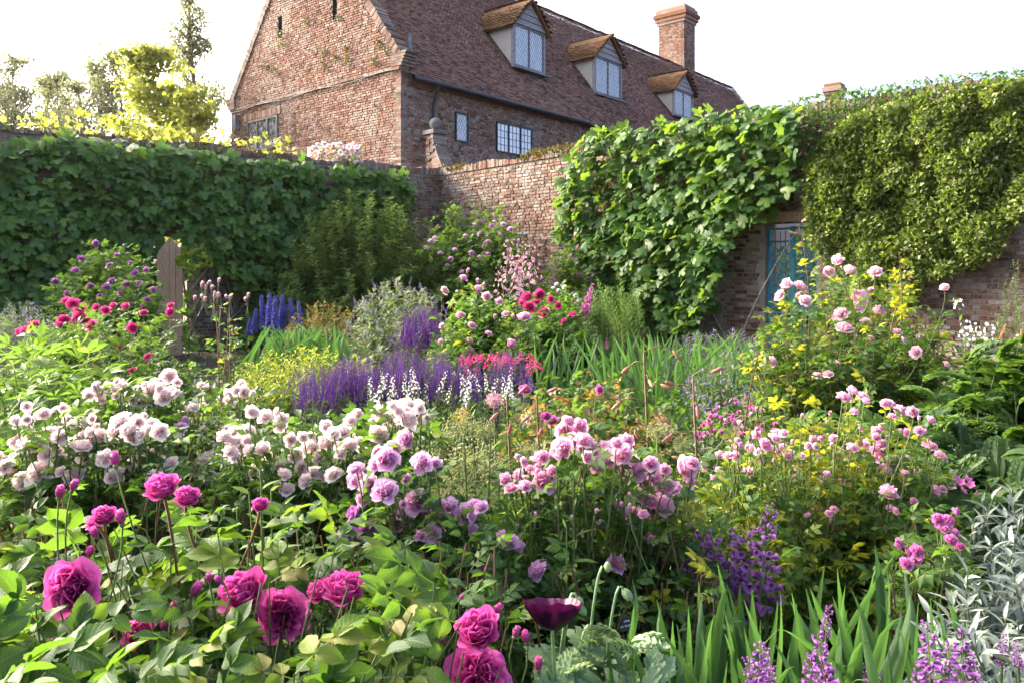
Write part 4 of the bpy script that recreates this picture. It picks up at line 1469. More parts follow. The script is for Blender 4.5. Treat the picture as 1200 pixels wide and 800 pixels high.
# ------------------------------------------------------------------ trees beyond the walls
def tree(name, label, X, Y, h, rad, first, n, m, size, mat, trunk_r, T, clump=0.25, columnar=False, group=None, up=0.3):
    org = np.array([X, Y, 0.0])
    o = thing(name, label, 'tree', org, group)
    zs = np.linspace(0, h * 0.97, 10)
    sway = np.stack([0.03 * h * np.sin(zs / h * 4 + X), 0.02 * h * np.cos(zs / h * 3 + X), zs], -1)
    sway[0, :2] = 0
    G().add(tube(sway, np.linspace(trunk_r, trunk_r * 0.12, 10), 7)).build('trunk', 'bark', o)
    f = rng.uniform(first, 0.98, n)
    base = np.stack([np.interp(f * h, zs, sway[:, i]) for i in range(3)], -1)
    az = rng.uniform(0, 2 * PI, n)
    if columnar:
        prof = np.sin(PI * np.clip((f - first) / (1 - first), 0, 1) ** 0.7) * 0.8 + 0.2
        ln = rad * prof * rng.uniform(.35, 1.35, n)
        tip = base + np.stack([np.cos(az) * ln, np.sin(az) * ln, ln * rng.uniform(.8, 2.0, n)], -1)
    else:
        prof = np.sin(PI * np.clip((f - first) / (1.02 - first), 0, 1) ** 0.8) * 0.85 + 0.15
        ln = rad * prof * rng.uniform(.55, 1.1, n)
        tip = base + np.stack([np.cos(az) * ln, np.sin(az) * ln, ln * rng.uniform(.05, .6, n)], -1)
    tip[:, 2] = np.minimum(tip[:, 2], h)
    c = base + (tip - base) * np.array([.6, .6, .35])
    k = 6
    g = G()
    for i in range(n):
        g.add(tube(bez(base[i], c[i], tip[i], np.linspace(0, 1, k)), np.linspace(trunk_r * .22, trunk_r * 0.03, k), 4))
    g.build('limbs_branchwork', 'bark', o, True, 'stuff')
    q = 1.05 - 0.8 * rng.beta(1.0, 1.9, (n, m))
    P = bez(base[:, None], c[:, None], tip[:, None], q).reshape(-1, 3) + rng.normal(0, clump, (n * m, 3)) * np.array([1, 1, .6])
    D = nrm(rng.normal(0, 1, (n * m, 3)) + np.array([0, 0, -0.3]))
    Nn = nrm(rng.normal(0, .7, (n * m, 3)) + np.array([0, 0, 1.0]))
    G().add(inst(T, frames(D, Nn), P, size * rng.uniform(.6, 1.3, n * m))).build('crown', mat, o, True, 'stuff')
    return o


for k, (px, pt, w_, Y) in enumerate(((8, 64, 44, 62), (48, 92, 46, 66), (76, 88, 42, 64), (110, 72, 44, 60), (144, 62, 40, 62), (-30, 60, 50, 60), (28, 104, 40, 58), (94, 98, 40, 57))):
    tree('poplar_tree', ['slim poplar at the far end of the poplar row', 'ragged low poplar beside the slim end one', 'bushy poplar in the middle of the row', 'open-topped poplar with gaps in its crown',
                         'poplar half hidden by the golden tree', 'poplar closing the row outside the wall end', 'short poplar filling the gap next to the slim end one', 'short poplar in front of the open-topped one'][k], (px - CX) / FOC * Y, Y, zat(pt, Y), w_ / FOC * Y * 0.85, 0.12, 70, 78, 0.31, 'poplar_leaf', 0.28, KITE, 0.34, True, 'poplars beyond the garden wall')
tree('poplar_tree', 'tall narrow poplar rising behind the golden tree next to the gable', (236 - CX) / FOC * 44, 44, zat(-42, 44), 30 / FOC * 44 * 1.0, 0.15, 100, 120, 0.22, 'poplar_leaf', 0.3, KITE, 0.24, True, 'poplars beyond the garden wall')
tree('golden_maple_tree', 'sunlit yellow-green tree with layered sprays behind the fig wall', (188 - CX) / FOC * 27, 27, zat(58, 27), 62 / FOC * 27, 0.30, 110, 70, 0.19, 'gold_tree_leaf', 0.16, kite_t(.9, .15, .1), 0.20, False)
tree('golden_maple_tree', 'low sunlit yellow-green tree leaning towards the brick gable', (228 - CX) / FOC * 25, 25, zat(100, 25), 34 / FOC * 25, 0.35, 60, 50, 0.16, 'gold_tree_leaf', 0.10, kite_t(.9, .15, .1), 0.2, False)

# ------------------------------------------------------------------ climbers on the walls
def climber(name, label, u, n, t_range, z_range, count, poly, bulge, size, Ts, key, mats, singles, lumps, leafdir, flat, wood=None, over=0.0, gaps=None, young=None):
    org = C0.copy()
    tm = 0.5 * (t_range[0] + t_range[1])
    base = C0 + u * tm + n * 0.15
    base[2] = 0
    o = thing(name, label, 'climber', base)
    t = rng.uniform(t_range[0], t_range[1], count); z = rng.uniform(z_range[0], z_range[1], count)
    lump = np.zeros(count)
    nb, rb, ab = lumps
    for _ in range(nb):
        ct, cz, rr_, aa = rng.uniform(*t_range), rng.uniform(*z_range), rb * rng.uniform(.6, 1.4), ab * rng.uniform(.4, 1.2)
        lump = np.maximum(lump, aa * np.clip(1 - ((t - ct) ** 2 + (z - cz) ** 2) / rr_ ** 2, 0, 1) ** .7)
    d = np.maximum(bulge[0] + bulge[1] * rng.random(count) ** 0.7 + lump, 0.04)
    P = C0 + u * t[:, None] + n * d[:, None] + np.array([0, 0, 1.0]) * z[:, None]
    px, py = project(P)
    ok = pip(px, py, poly)
    if gaps is not None:
        ok &= gaps(px, py)
    P, d = P[ok], d[ok]
    k = len(P)
    D = nrm(np.asarray(leafdir) + n * 0.55 + rng.normal(0, .55, (k, 3)))
    Nn = nrm(n * 0.8 + np.array([0, 0, flat]) + rng.normal(0, .4, (k, 3)))
    S = size * rng.uniform(.45, 1.3, k)
    q = (d - d.min()) / max(d.max() - d.min(), 1e-3)
    spread_leaves(o, base, Ts, key, mats, P, D, Nn, S, singles, young, q)
    if wood:
        g = G()
        for i in range(wood):
            ta = rng.uniform(*t_range); tb = min(max(ta + rng.normal(0, 1.2), t_range[0] + .5), t_range[1] - 1.5)
            za, zb = rng.uniform(0.0, 1.0), rng.uniform(2.5, 3.9)
            a = C0 + u * tm * .3 + u * ta * .7 + n * 0.08; b2 = C0 + u * tb + n * 0.12 + np.array([0, 0, zb])
            a[2] = za * 0.1
            c = 0.5 * (a + b2) + rng.normal(0, .5, 3) * np.abs(u)
            pts = bez(a, c, b2, np.linspace(0, 1, 12)); pts = pts - np.outer(np.minimum((pts - C0) @ n - 0.06, 0), n)
            g.add(tube(pts - base, np.linspace(0.03, 0.008, 12), 5))
        g.build('branchwork', 'vine_wood', o, True, 'stuff')
    return o


hole = [(48, 202, 15, 9), (66, 262, 10, 14), (178, 205, 9, 7), (246, 354, 42, 60), (200, 268, 13, 8)]
hole += [(30, 250, 8, 7), (110, 190, 9, 5), (150, 240, 7, 9), (330, 215, 9, 6), (385, 215, 8, 10), (300, 300, 8, 8), (95, 225, 8, 5)]


def left_gaps(px, py):
    ok = np.ones(len(px), bool)
    for (x, y, a, b) in hole:
        ok &= ((px - x) / a) ** 2 + ((py - y) / b) ** 2 > rng.uniform(.5, 1.3, len(px))
    return ok


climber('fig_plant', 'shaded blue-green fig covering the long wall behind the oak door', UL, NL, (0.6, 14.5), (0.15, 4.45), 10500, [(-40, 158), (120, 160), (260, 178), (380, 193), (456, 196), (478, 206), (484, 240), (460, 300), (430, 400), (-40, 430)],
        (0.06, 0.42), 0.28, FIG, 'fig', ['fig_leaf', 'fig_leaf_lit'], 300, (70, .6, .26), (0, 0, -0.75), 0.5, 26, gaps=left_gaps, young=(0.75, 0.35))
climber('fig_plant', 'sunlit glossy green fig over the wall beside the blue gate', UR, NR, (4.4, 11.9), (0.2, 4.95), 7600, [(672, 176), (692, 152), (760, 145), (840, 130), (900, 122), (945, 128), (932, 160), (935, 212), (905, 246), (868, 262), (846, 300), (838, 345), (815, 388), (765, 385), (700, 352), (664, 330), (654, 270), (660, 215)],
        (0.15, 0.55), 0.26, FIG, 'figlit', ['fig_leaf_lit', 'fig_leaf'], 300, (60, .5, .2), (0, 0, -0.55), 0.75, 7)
climber('evergreen_climber', 'dense evergreen climber with tiny pale flowers swelling over the wall past the gate', UR, NR, (10.6, 17.2), (0.9, 4.75), 105000, [(930, 250), (938, 205), (962, 165), (1000, 135), (1080, 112), (1150, 98), (1225, 90), (1225, 200), (1195, 262), (1172, 300), (1140, 318), (1085, 332), (1075, 360), (1030, 362), (985, 330), (950, 292)],
        (0.12, 0.3), 0.072, [kite_t(0.55, .1, .1), kite_t(0.7, .05, .15)], 'box', ['box_leaf'], 0, (220, .30, .24), (0, 0, 0.35), 0.7, None)
climber('clematis_plant', 'clematis with small pinkish stars trailing along the wall top above the evergreen', UR, NR, (10.0, 17.2), (3.3, 4.95), 17000, [(900, 150), (925, 120), (985, 108), (1050, 100), (1120, 88), (1230, 78), (1230, 108), (1150, 118), (1060, 132), (1000, 160), (965, 190), (936, 210), (922, 180)],
        (-0.2, 0.6), 0.085, [LANCE_S, kite_t(.6)], 'clem', ['bush_leaf', 'shell_petal'], 0, (20, .5, .2), (0, 0, 0.2), 0.8, None, young=(0.6, 0.25))
# wall-top foliage in the sun along the shaded wall
climber('vine_plant', 'sunlit yellow-green vine leaves spilling along the shaded wall top', UL, NL, (1.0, 12.5), (4.3, 4.7), 420, [(10, 135), (345, 140), (345, 205), (10, 175)], (-0.45, 0.35), 0.17, FIG[1:3], 'vine', ['gold_tree_leaf', 'fig_leaf_lit'], 120, (1, .5, .1), (0, 0, 0.2), 0.8)
for (x0, x1, y0, y1, yy, lab) in ((352, 424, 166, 200, 20.0, 'white climbing rose in bloom on the wall top below the gable'),):
    o, org = bush('climbing_rose', lab, 'rose', (x0, x1, y0 + 4, y1, 18.7, 19.8), 60, 14, 0.16, CMP_FAR, 'far', ['bush_leaf', 'bush_leaf_sunlit'], 0, (0.5, .5))
    pts = [(rng.uniform(360, 422), rng.uniform(168, 190), rng.uniform(2.2, 3.6)) for _ in range(110)]
    flowers(o, org, pts, 18.9, 0.35, 'blush_petal', 3, leaf=(CMP_FAR, ['bush_leaf'], .16, 1))
# low wiry shrub by the wall end
bush('rosemary_shrub', 'wispy dark rosemary growing against the wall past the evergreen climber', 'shrub', (1165, 1225, 300, 420, 8.6, 9.6), 40, 70, 0.06, [LANCE_S], 'nee', ['fine_leaf', 'grey_leaf'], 0, (0.5, .5), outward=.7, t0=.1, stem=('green_stem', .004, .002))

# ------------------------------------------------------------------ far side of the bed, under the walls
g1 = 'roses in the mixed border'
# fine-leaved evergreen shrub in the corner
bush('tamarisk_shrub', 'feathery dark green shrub in the wall corner', 'shrub', (326, 520, 222, 376, 14.4, 16.8), 270, 100, 0.18, [KITE, kite_t(.3)], 'fineshrub', ['feather_leaf'], 0, None, t0=0.12, low=1.1, outward=1.0, along_=.35, arch=.55, stem=('green_stem', .008, .003))
o, org = bush('rambler_rose', 'arching shrub rose with small mauve-pink clusters against the bare brick wall', 'rose', (478, 622, 232, 352, 15.2, 17.6), 150, 18, 0.28, CMP_FAR, 'far', ['bush_leaf', 'stalk_leaf'], 0, (.5, .6), t0=0.2, stem=('brown_stem', .015, .005))
pk = [(579, 260), (572, 282), (561, 273), (583, 268), (562, 301), (572, 297), (511, 279), (524, 310), (500, 290), (550, 303), (590, 262), (598, 268), (556, 262), (545, 276), (533, 292), (567, 288), (604, 282), (608, 290), (516, 296), (541, 318), (586, 276), (576, 264), (552, 296), (505, 283), (528, 303), (599, 300)]
flowers(o, org, [(x, y, rng.uniform(2.6, 4.2)) for x, y in pk], 15.1, 0.3, 'lilac_petal')
bush('clematis_mound', 'dark clematis mound at the foot of the bare wall beside the fig', 'shrub', (622, 700, 285, 372, 13.5, 15.5), 80, 30, 0.15, [LF_MID], 'mid', ['bush_leaf', 'mauve_petal'], 0, (.7, .3))


# spikes ------------------------------------------------------------
def floret_t(width=0.9, n=5, cup=0.25):
    g = G()
    p = kite_t(width, -cup * .6, 0.12)
    for i in range(n):
        a = 2 * PI * i / n
        y = np.array([[math.cos(a), math.sin(a), cup]])
        V, F, U = inst(p, frames(y, np.array([[0, 0, 1.0]])), np.zeros((1, 3)), 1.0)
        g.add((V, F, U))
    return g.arrays()


def bell_t(flare=1.5):
    g = G()
    rr = [0.10, 0.22, 0.27, 0.30, 0.30 * flare]
    zz = [0, 0.22, 0.5, 0.8, 1.0]
    n = 7
    V, U = [], []
    for k in range(5):
        for i in range(n):
            a = 2 * PI * i / n
            w = 1 + (0.22 * math.cos(a * 2.5) if k == 4 else 0)
            V.append((rr[k] * w * math.cos(a), zz[k], rr[k] * w * math.sin(a))); U.append((0.5, zz[k]))
    F = [(k * n + i, k * n + (i + 1) % n, (k + 1) * n + (i + 1) % n, (k + 1) * n + i) for k in range(4) for i in range(n)]
    return np.array(V), np.array(F), np.array(U)


FLO = floret_t()
BELL = bell_t()


def spike(seed, n, T, size, rad, first=0.1, facing='out', whorl=0, taper=0.7, lean=0.0, green_tip=0.0, droop=0.0):
    """flower spike of height 1 along +Z: stem (material 1) and florets (material 0)"""
    r = np.random.default_rng(seed)
    f = np.linspace(first, 0.99, n) + r.uniform(-.01, .01, n)
    if whorl:
        f = np.repeat(np.linspace(first, 0.97, n // whorl), whorl)[:n] + r.uniform(-.008, .008, len(np.repeat(np.linspace(first, 0.97, n // whorl), whorl)[:n]))
    n = len(f)
    az = np.arange(n) * 2.4 + r.uniform(0, .5, n)
    k = 1 - taper * np.clip((f - first) / (1 - first), 0, 1) ** 1.2
    bend = lean * f ** 2
    P = np.stack([np.cos(az) * rad * k * 0.55 + bend, np.sin(az) * rad * k * 0.55, f], -1)
    D = nrm(np.stack([np.cos(az), np.sin(az), 0.35 - droop + 0 * az], -1) + r.normal(0, .15, (n, 3)))
    g = G()
    if facing == 'disc':      # template faces +Z: turn its face outward
        R = frames(np.cross(D, np.array([0, 0, 1.0])) + 1e-6, D)
    else:
        R = frames(D, np.tile([0, 0, 1.0], (n, 1)))
    g.add(inst(T, R, P, size * k * r.uniform(.8, 1.2, n)), 0)
    g.add(tube([(lean * z * z, 0, z) for z in np.linspace(0, 1, 5)], np.linspace(0.012, 0.004, 5), 4), 1)
    return g


def spikes(name, label, cat, group, pts, Y, dY, meshes, hpx, leaf=None, root_px=None, spike_name='flower_spike', lean=0.19):
    """a clump of spikes; pts are the tips in the photograph, hpx the spike's length there"""
    px0 = np.mean([p[0] for p in pts]) if root_px is None else root_px
    org = W(px0, HZ, Y) * np.array([1, 1, 0])
    o = thing(name, label, cat, org, group)
    bs, cs, ts = [], [], []
    for p in pts:
        y_ = Y + rng.uniform(-dY, dY)
        tip = W(p[0], p[1], y_)
        hh = (p[2] if len(p) > 2 else hpx) * rng.uniform(.85, 1.1) * y_ / FOC
        d = nrm(np.array([rng.normal(0, lean), rng.normal(0, lean), 1.0]))
        b = tip - d * hh
        x = nrm(np.cross(d, [rng.normal(), rng.normal(), 0.1])); y = np.cross(d, x)
        put(spike_name, meshes[rng.integers(len(meshes))], o, mat4(np.stack([x, y, d], -1), b - org, hh))
        g0 = np.array([org[0] + (b[0] - org[0]) * .7, org[1] + (b[1] - org[1]) * .7, 0.0])
        bs.append(g0); ts.append(b); cs.append(b - d * max(b[2] * .5, .05))
    bs, cs, ts = map(np.array, (bs, cs, ts))
    branchwork(o, org, bs, cs, ts, 0.005, 0.003, 'green_stem')
    if leaf:
        Ts, key, mats, m, size = leaf
        P, D, Nn, q = leaf_points(bs, cs, ts, m, 0.25, 1.0)
        spread_leaves(o, org, Ts, key, mats, P, D, Nn, size * rng.uniform(.6, 1.2, len(P)) * (1.15 - .5 * q))
    return o, org


SALVIA = [spike(s, 90, kite_t(.8, .2, .2), 0.085, 0.09, 0.0, taper=.75).mesh('flower_spike', ['violet_petal', 'brown_stem']) for s in range(4)]
DELPH = [spike(s, 70, FLO, 0.085, 0.14, 0.0, 'disc', taper=.6).mesh('flower_spike', ['blue_petal', 'green_stem']) for s in range(3)]
LAVSP = [spike(s, 40, kite_t(.9, .2, .2), 0.10, 0.09, 0.05, taper=.6).mesh('flower_spike', ['lavender_petal', 'green_stem']) for s in range(3)]
FOXG = [spike(s, 34, BELL, 0.14, 0.05, 0.0, taper=.75, droop=.7).mesh('flower_spike', ['foxglove_petal', 'green_stem']) for s in range(2)]
WHITE = [spike(s, 18, FLO, 0.07, 0.16, 0.0, 'disc', taper=.5).mesh('flower_spike', ['white_petal', 'green_stem']) for s in range(3)]
SHELL = [spike(s, 16, FLO, 0.065, 0.25, 0.0, 'disc', taper=.4).mesh('flower_spike', ['shell_petal', 'green_stem']) for s in range(3)]
PENST_LOOSE = [spike(s, 20, BELL, 0.15, 0.2, 0.0, whorl=2, taper=.4, lean=.2 * (s - 1), droop=.35).mesh('flower_spike', ['penstemon_petal', 'green_stem']) for s in range(3)]
PENST = [spike(s, 34, BELL, 0.125, 0.14, 0.0, whorl=4, taper=.5, lean=.12 * (s - 1), droop=.35).mesh('flower_spike', ['penstemon_petal', 'brown_stem']) for s in range(3)]
GREENSP = [spike(s, 80, LANCE_S, 0.14, 0.05, 0.0, taper=.6, droop=-.4).mesh('leafy_spike', ['stalk_leaf', 'green_stem']) for s in range(3)]

spikes('delphinium', 'clump of deep blue delphinium spires in front of the fig wall', 'flower', None,
       [(306, 346, 45), (316, 344, 50), (322, 347, 45), (331, 345, 40), (340, 350, 40), (300, 362, 30), (349, 352, 35), (293, 372, 25), (312, 356, 40), (336, 358, 34)], 12.0, .4, DELPH, 42, ([LF_MID], 'mid', ['bush_leaf'], 10, .22))
bush('astilbe_plant', 'rusty brown haze of spent flowers beside the blue delphiniums', 'plant', (335, 425, 352, 405, 10.2, 11.6), 120, 26, 0.08, [KITE], 'kite', ['fine_leaf', 'bronze_leaf'], 0, (.4, .7))
o, org = bush('catmint_plant', 'billowing grey-green catmint with a haze of lilac flowers', 'plant', (398, 535, 326, 446, 8.6, 10.8), 240, 30, 0.11, [KITE], 'kite', ['fine_leaf', 'grey_leaf', ], 0, (.3, .8), low=1.2, stem=('green_stem', .005, .002))
tips = dome_tips(190, 400, 533, 326, 410, 8.7, 10.6, 2.0)
for p in tips[:90]:
    put('flower_spike', LAVSP[rng.integers(3)], o, mat4(np.array(Matrix.Rotation(rng.normal(0, .25), 3, 'Y')), p - org - np.array([0, 0, .06]), rng.uniform(.08, .15)))
spikes('salvia_plant', 'violet salvia clump standing between the catmint and the pink rose', 'flower', 'violet salvias', [(rng.uniform(468, 516), 352 + abs(rng.normal(0, 14)), 42) for _ in range(44)], 8.4, .5, SALVIA, 42, ([LANCE_S], 'lans', ['bush_leaf'], 12, .12))
o, org = bush('pink_rose_bush', 'loose pink rose bush in the middle of the border behind the violet salvias', 'rose', (512, 632, 336, 446, 7.0, 8.2), 110, 28, 0.17, CMP_FAR, 'far', ['bush_leaf', 'bush_leaf_sunlit'], 0, (.8, .3), t0=.2, group=None)
pm = [(544, 325, 6), (522, 340, 5), (561, 339, 5), (570, 347, 5), (539, 368, 5), (553, 380, 4.5), (573, 389, 4.5), (551, 398, 5), (599, 403, 5), (553, 411, 5.5), (517, 400, 4), (517, 381, 4), (606, 392, 4), (585, 352, 4), (614, 370, 7), (530, 355, 4), (592, 366, 4), (612, 415, 4)]
flowers(o, org, pm, 7.2, .3, 'pink_petal')
buds(o, org, [(548, 318, 3), (568, 335, 3), (560, 330, 3), (536, 344, 3), (602, 372, 3), (580, 372, 3)], 7.2, .2, 'pink_petal')
spikes('toadflax', 'tall shell-pink flower stems in front of the wall rambler', 'flower', None, [(rng.uniform(584, 632), 272 + abs(rng.normal(0, 22)) + abs(600 - 606) , 46) for _ in range(13)], 11.5, .5, SHELL, 44, ([LANCE_S], 'lans', ['grey_leaf'], 14, .14), root_px=608)
o, org = bush('crimson_rose_bush', 'crimson-pink rose bush between the shell-pink stems and the foxgloves', 'rose', (604, 690, 344, 412, 8.4, 9.6), 80, 28, 0.17, CMP_FAR, 'far', ['bush_leaf'], 0, None)
flowers(o, org, [(621, 358, 7), (636, 365, 7.5), (616, 347, 6), (632, 345, 5.5), (671, 367, 5), (654, 357, 4.5), (628, 352, 6), (645, 350, 4), (660, 376, 4), (611, 354, 5)], 8.5, .3, 'crimson_petal')
o, org = bush('white_rose_bush', 'small white-flowered rose behind the crimson-pink rose', 'rose', (640, 690, 330, 380, 10, 10.8), 30, 16, 0.15, CMP_FAR, 'far', ['bush_leaf'], 0, None)
flowers(o, org, [(648, 337, 3), (655, 340, 3), (661, 336, 2.6), (674, 346, 3), (652, 332, 2.4), (678, 352, 2.4)], 9.9, .2, 'white_petal')
spikes('foxglove', 'green-topped foxglove with a few magenta bells in front of the sunlit fig', 'flower', None, [(695, 332, 42), (712, 396, 26), (693, 378, 20), (683, 372, 24)], 9.5, .3, FOXG, 30, ([LF_MID], 'mid', ['stalk_leaf'], 8, .16))
spikes('larkspur', 'clump of tall leafy green spires in front of the sunlit fig', 'plant', None, [(rng.uniform(684, 748), 326 + abs(rng.normal(0, 16)), 70) for _ in range(30)], 10.2, .4, GREENSP, 70, None, spike_name='leafy_spike')
# blades behind
BLADES = [blade_t(b, t, 9, w, k) for b, t, w, k in ((0.15, .3, .055, 0), (0.45, .5, .06, 0), (0.25, -.4, .05, .15), (0.7, .3, .055, 0), (0.1, .2, .06, .0), (0.4, -.6, .05, .45), (1.0, .2, .05, .2))]
BLADE_MESH = [G().add(b).mesh('leaf', 'iris_leaf') for b in BLADES]


def iris(name, label, pts, Y, dY, hpx, wid=1.0, fan=0.35, group=None, cat='iris', per=1):
    px0 = np.mean([p[0] for p in pts])
    org = W(px0, HZ, Y) * np.array([1, 1, 0])
    o = thing(name, label, cat, org, group)
    for p in pts:
        y_ = (p[2] if len(p) > 2 else Y) + rng.uniform(-dY, dY)
        tip = W(p[0], p[1], y_)
        a = rng.normal(0, fan)
        az = rng.uniform(-PI, PI)
        h = max(min(hpx * rng.uniform(.9, 1.1) * y_ / FOC, max(tip[2] / max(math.cos(a), .5), .1)), .08)
        d = nrm(np.array([math.sin(a), rng.normal(0, .12), math.cos(a)]))
        b = tip - d * h
        n_ = nrm(np.array([math.sin(az) * .5 + .15 * np.sign(math.sin(a)), -1.0, 0]))
        x = nrm(np.cross(n_, d)); y = np.cross(d, x)
        x, y = (x, y) if rng.random() < .5 else (-x, -y)
        k = int(rng.integers(len(BLADE_MESH)))
        put('leaf', BLADE_MESH[k], o, mat4(np.stack([x, y, d], -1), b - org, (h * wid, h * .8, h)))
    return o


iris('iris_plant', 'stand of tall green iris leaves in front of the sunlit fig and wall', [(rng.uniform(622, 880), 382 + abs(rng.normal(0, 26)) + 0.0006 * (rng.uniform(-110, 110)) ** 2, rng.uniform(6.2, 9.5)) for _ in range(300)], 7.6, .2, 80, .6, .32)
iris('iris_plant', 'low clump of dark iris leaves behind the lime-yellow flowers', [(rng.uniform(300, 400), 378 + abs(rng.normal(0, 12))) for _ in range(90)], 8.8, .4, 60, .9, .45)
# carpets and haze
bush('catmint_plant', 'blue-flowered catmint in the border between iris leaves and tall pink rose', 'plant', (800, 900, 408, 480, 5.6, 7.0), 160, 26, 0.07, [LANCE_S], 'lans', ['fine_leaf', 'lavender_petal'], 0, (.6, .45), stem=('green_stem', .004, .002))
bush('catmint_plant', 'pale lavender-blue catmint at the foot of the wall by the gate', 'plant', (770, 910, 386, 440, 8.8, 10.2), 160, 26, 0.09, [LANCE_S], 'lans', ['grey_leaf', 'lavender_petal'], 0, (.6, .5), stem=('green_stem', .004, .002))

# ------------------------------------------------------------------ shaded end by the oak door
o, org = bush('purple_rose_mound', 'tall rose mound with violet-purple blooms beside the oak door', 'rose', (55, 192, 282, 400, 10.2, 11.8), 150, 18, 0.22, CMP_FAR, 'far', ['bush_leaf', 'stalk_leaf'], 0, (.6, .4), t0=.2)
pu = [(88, 316, 5), (105, 335, 5), (125, 335, 4.5), (142, 341, 5), (157, 319, 4.5), (172, 350, 5), (65, 330, 4), (112, 285, 4.5), (127, 310, 4), (163, 332, 4), (136, 298, 3.5), (96, 302, 3.5), (148, 332, 4), (170, 316, 4), (78, 344, 4), (117, 345, 4), (180, 340, 4), (131, 327, 4), (152, 307, 3), (168, 357, 5)]
flowers(o, org, pu, 10.2, .3, 'mauve_petal')
bush('sunlit_fig_sprig', 'fig leaves coloured bright yellow-green as if sunlit beside the oak door', 'climber', (212, 242, 288, 318, 14.6, 15.1), 14, 4, 0.24, FIG[1:4], 'vine', ['lime_leaf'], 60, None, low=1.0, t0=.93, stem=('green_stem', .004, .002))  # stands in for sunlit fig leaves beyond the doorway; sunlight is in the colour
bush('lavender_plant', 'grey-green lavender bush behind the crimson rose', 'plant', (-30, 75, 352, 412, 7.8, 9.0), 200, 22, 0.07, [LANCE_S], 'lans', ['grey_leaf', 'lavender_petal'], 0, (.75, .3), stem=('green_stem', .004, .002))
o, org = bush('crimson_rose_bush', 'crimson rose bush in shade in front of the oak door', 'rose', (15, 228, 362, 482, 5.4, 7.0), 170, 19, 0.15, CMP_FAR, 'far', ['bush_leaf'], 0, None, t0=.2)
cr = [(77, 352, 6), (93, 360, 6), (105, 380, 7), (92, 372, 7), (75, 372, 6), (112, 360, 5), (132, 357, 5), (147, 359, 5), (168, 365, 5), (155, 384, 5.5), (198, 365, 6), (30, 387, 6), (40, 379, 6), (22, 388, 5), (172, 416, 5), (154, 432, 5), (84, 354, 6), (99, 373, 6), (70, 380, 5), (199, 357, 5), (124, 362, 5), (108, 430, 4), (140, 405, 3.5), (36, 384, 5)]
flowers(o, org, cr, 5.7, .25, 'crimson_petal')
# tall pale shoot in front of the door
o, org = bush('rose_shoot', 'tall bare rose shoot with green hips in front of the brick door jamb', 'rose', (218, 290, 328, 440, 5.2, 5.5), 9, 9, 0.10, CMP_LOW, 'clow', ['stalk_leaf', 'bush_leaf_sunlit'], 30, (.6, .4), stem=('brown_stem', .007, .004), t0=.35, spread=.02)
buds(o, org, [(rng.uniform(232, 272), rng.uniform(326, 352), 3) for _ in range(14)] + [(288, 352, 3), (228, 350, 3), (291, 347, 3)], 5.3, .1, 'light_pink_petal')
bush('alchemilla_plant', 'frothy lime-yellow lady\'s mantle beside the violet salvia band', 'plant', (262, 458, 404, 480, 5.6, 7.2), 330, 30, 0.055, [KITE], 'kite', ['bush_leaf', 'lime_leaf'], 0, (-.1, 1.0), low=1.4, stem=('green_stem', .004, .002), outward=1.0)
# peony with lobed leaves
PEO = [compound_t(LANCE_S if s else leaf_t(.34, 4, 3, .2, .3, .75), 1, .62, .75, .35, s) for s in range(3)]
bush('peony_plant', 'leafy peony with bright green lobed leaves and no flowers', 'plant', (-30, 132, 392, 500, 3.4, 4.4), 56, 9, 0.20, PEO, 'peony', ['stalk_leaf', 'rose_leaf_young'], 260, (.7, .5), stem=('green_stem', .007, .003), t0=.35, up=.3)

# ------------------------------------------------------------------ violet and white drift
for k, (xa, xb, lab) in enumerate(((342, 400, 'violet salvia at the end of the drift beside the lime-yellow froth'), (396, 455, 'violet salvia standing thickest in the drift'), (450, 520, 'violet salvia mixed with white flowers in the drift'), (515, 622, 'thin violet salvia trailing out of the drift towards the iris leaves'))):
    nn = (64, 84, 76, 50)[k]
    spikes('salvia_plant', lab, 'flower', 'violet salvias', [(rng.uniform(xa, xb), 408 + 34 * max(0, (420 - xa) / 80) * .5 + abs(rng.normal(0, 21)), rng.uniform(30, 52)) for _ in range(nn)], 5.4, .5, SALVIA, 46, ([LANCE_S], 'lans', ['bush_leaf', ], 12, .09))
for k, (xa, xb, lab) in enumerate(((432, 520, 'white-flowered plant in the front of the violet drift'), (520, 622, 'white-flowered plant beside the thin end of the violet drift'))):
    spikes('white_sage', lab, 'flower', None, [(rng.uniform(xa, xb), 430 + abs(rng.normal(0, 16)), rng.uniform(22, 40)) for _ in range(15)], 4.7, .35, WHITE, 38, ([LANCE_S], 'lans', ['stalk_leaf'], 14, .09))
spikes('red_campion', 'low scatter of crimson flowers behind the violet drift', 'flower', None, [(rng.uniform(540, 632), 412 + abs(rng.normal(0, 9)), 12) for _ in range(36)], 6.2, .4, [spike(s, 12, FLO, .17, .5, .2, 'disc').mesh('flower_spike', ['crimson_petal', 'green_stem']) for s in range(2)], 12, ([LANCE_S], 'lans', ['bush_leaf'], 8, .08))
# bronze-leaved rose and lilies
bush('bronze_rose_bush', 'rose bush with bronze-red young leaves in front of the iris leaves', 'rose', (588, 790, 440, 560, 3.3, 4.4), 170, 18, 0.12, CMP_FAR, 'far', ['bush_leaf', 'bronze_leaf'], 0, (.5, .5), t0=.25)
PODL = sphere((0, 0.5, 0), 0.13, 7, 6, (1, 3.6, 1))


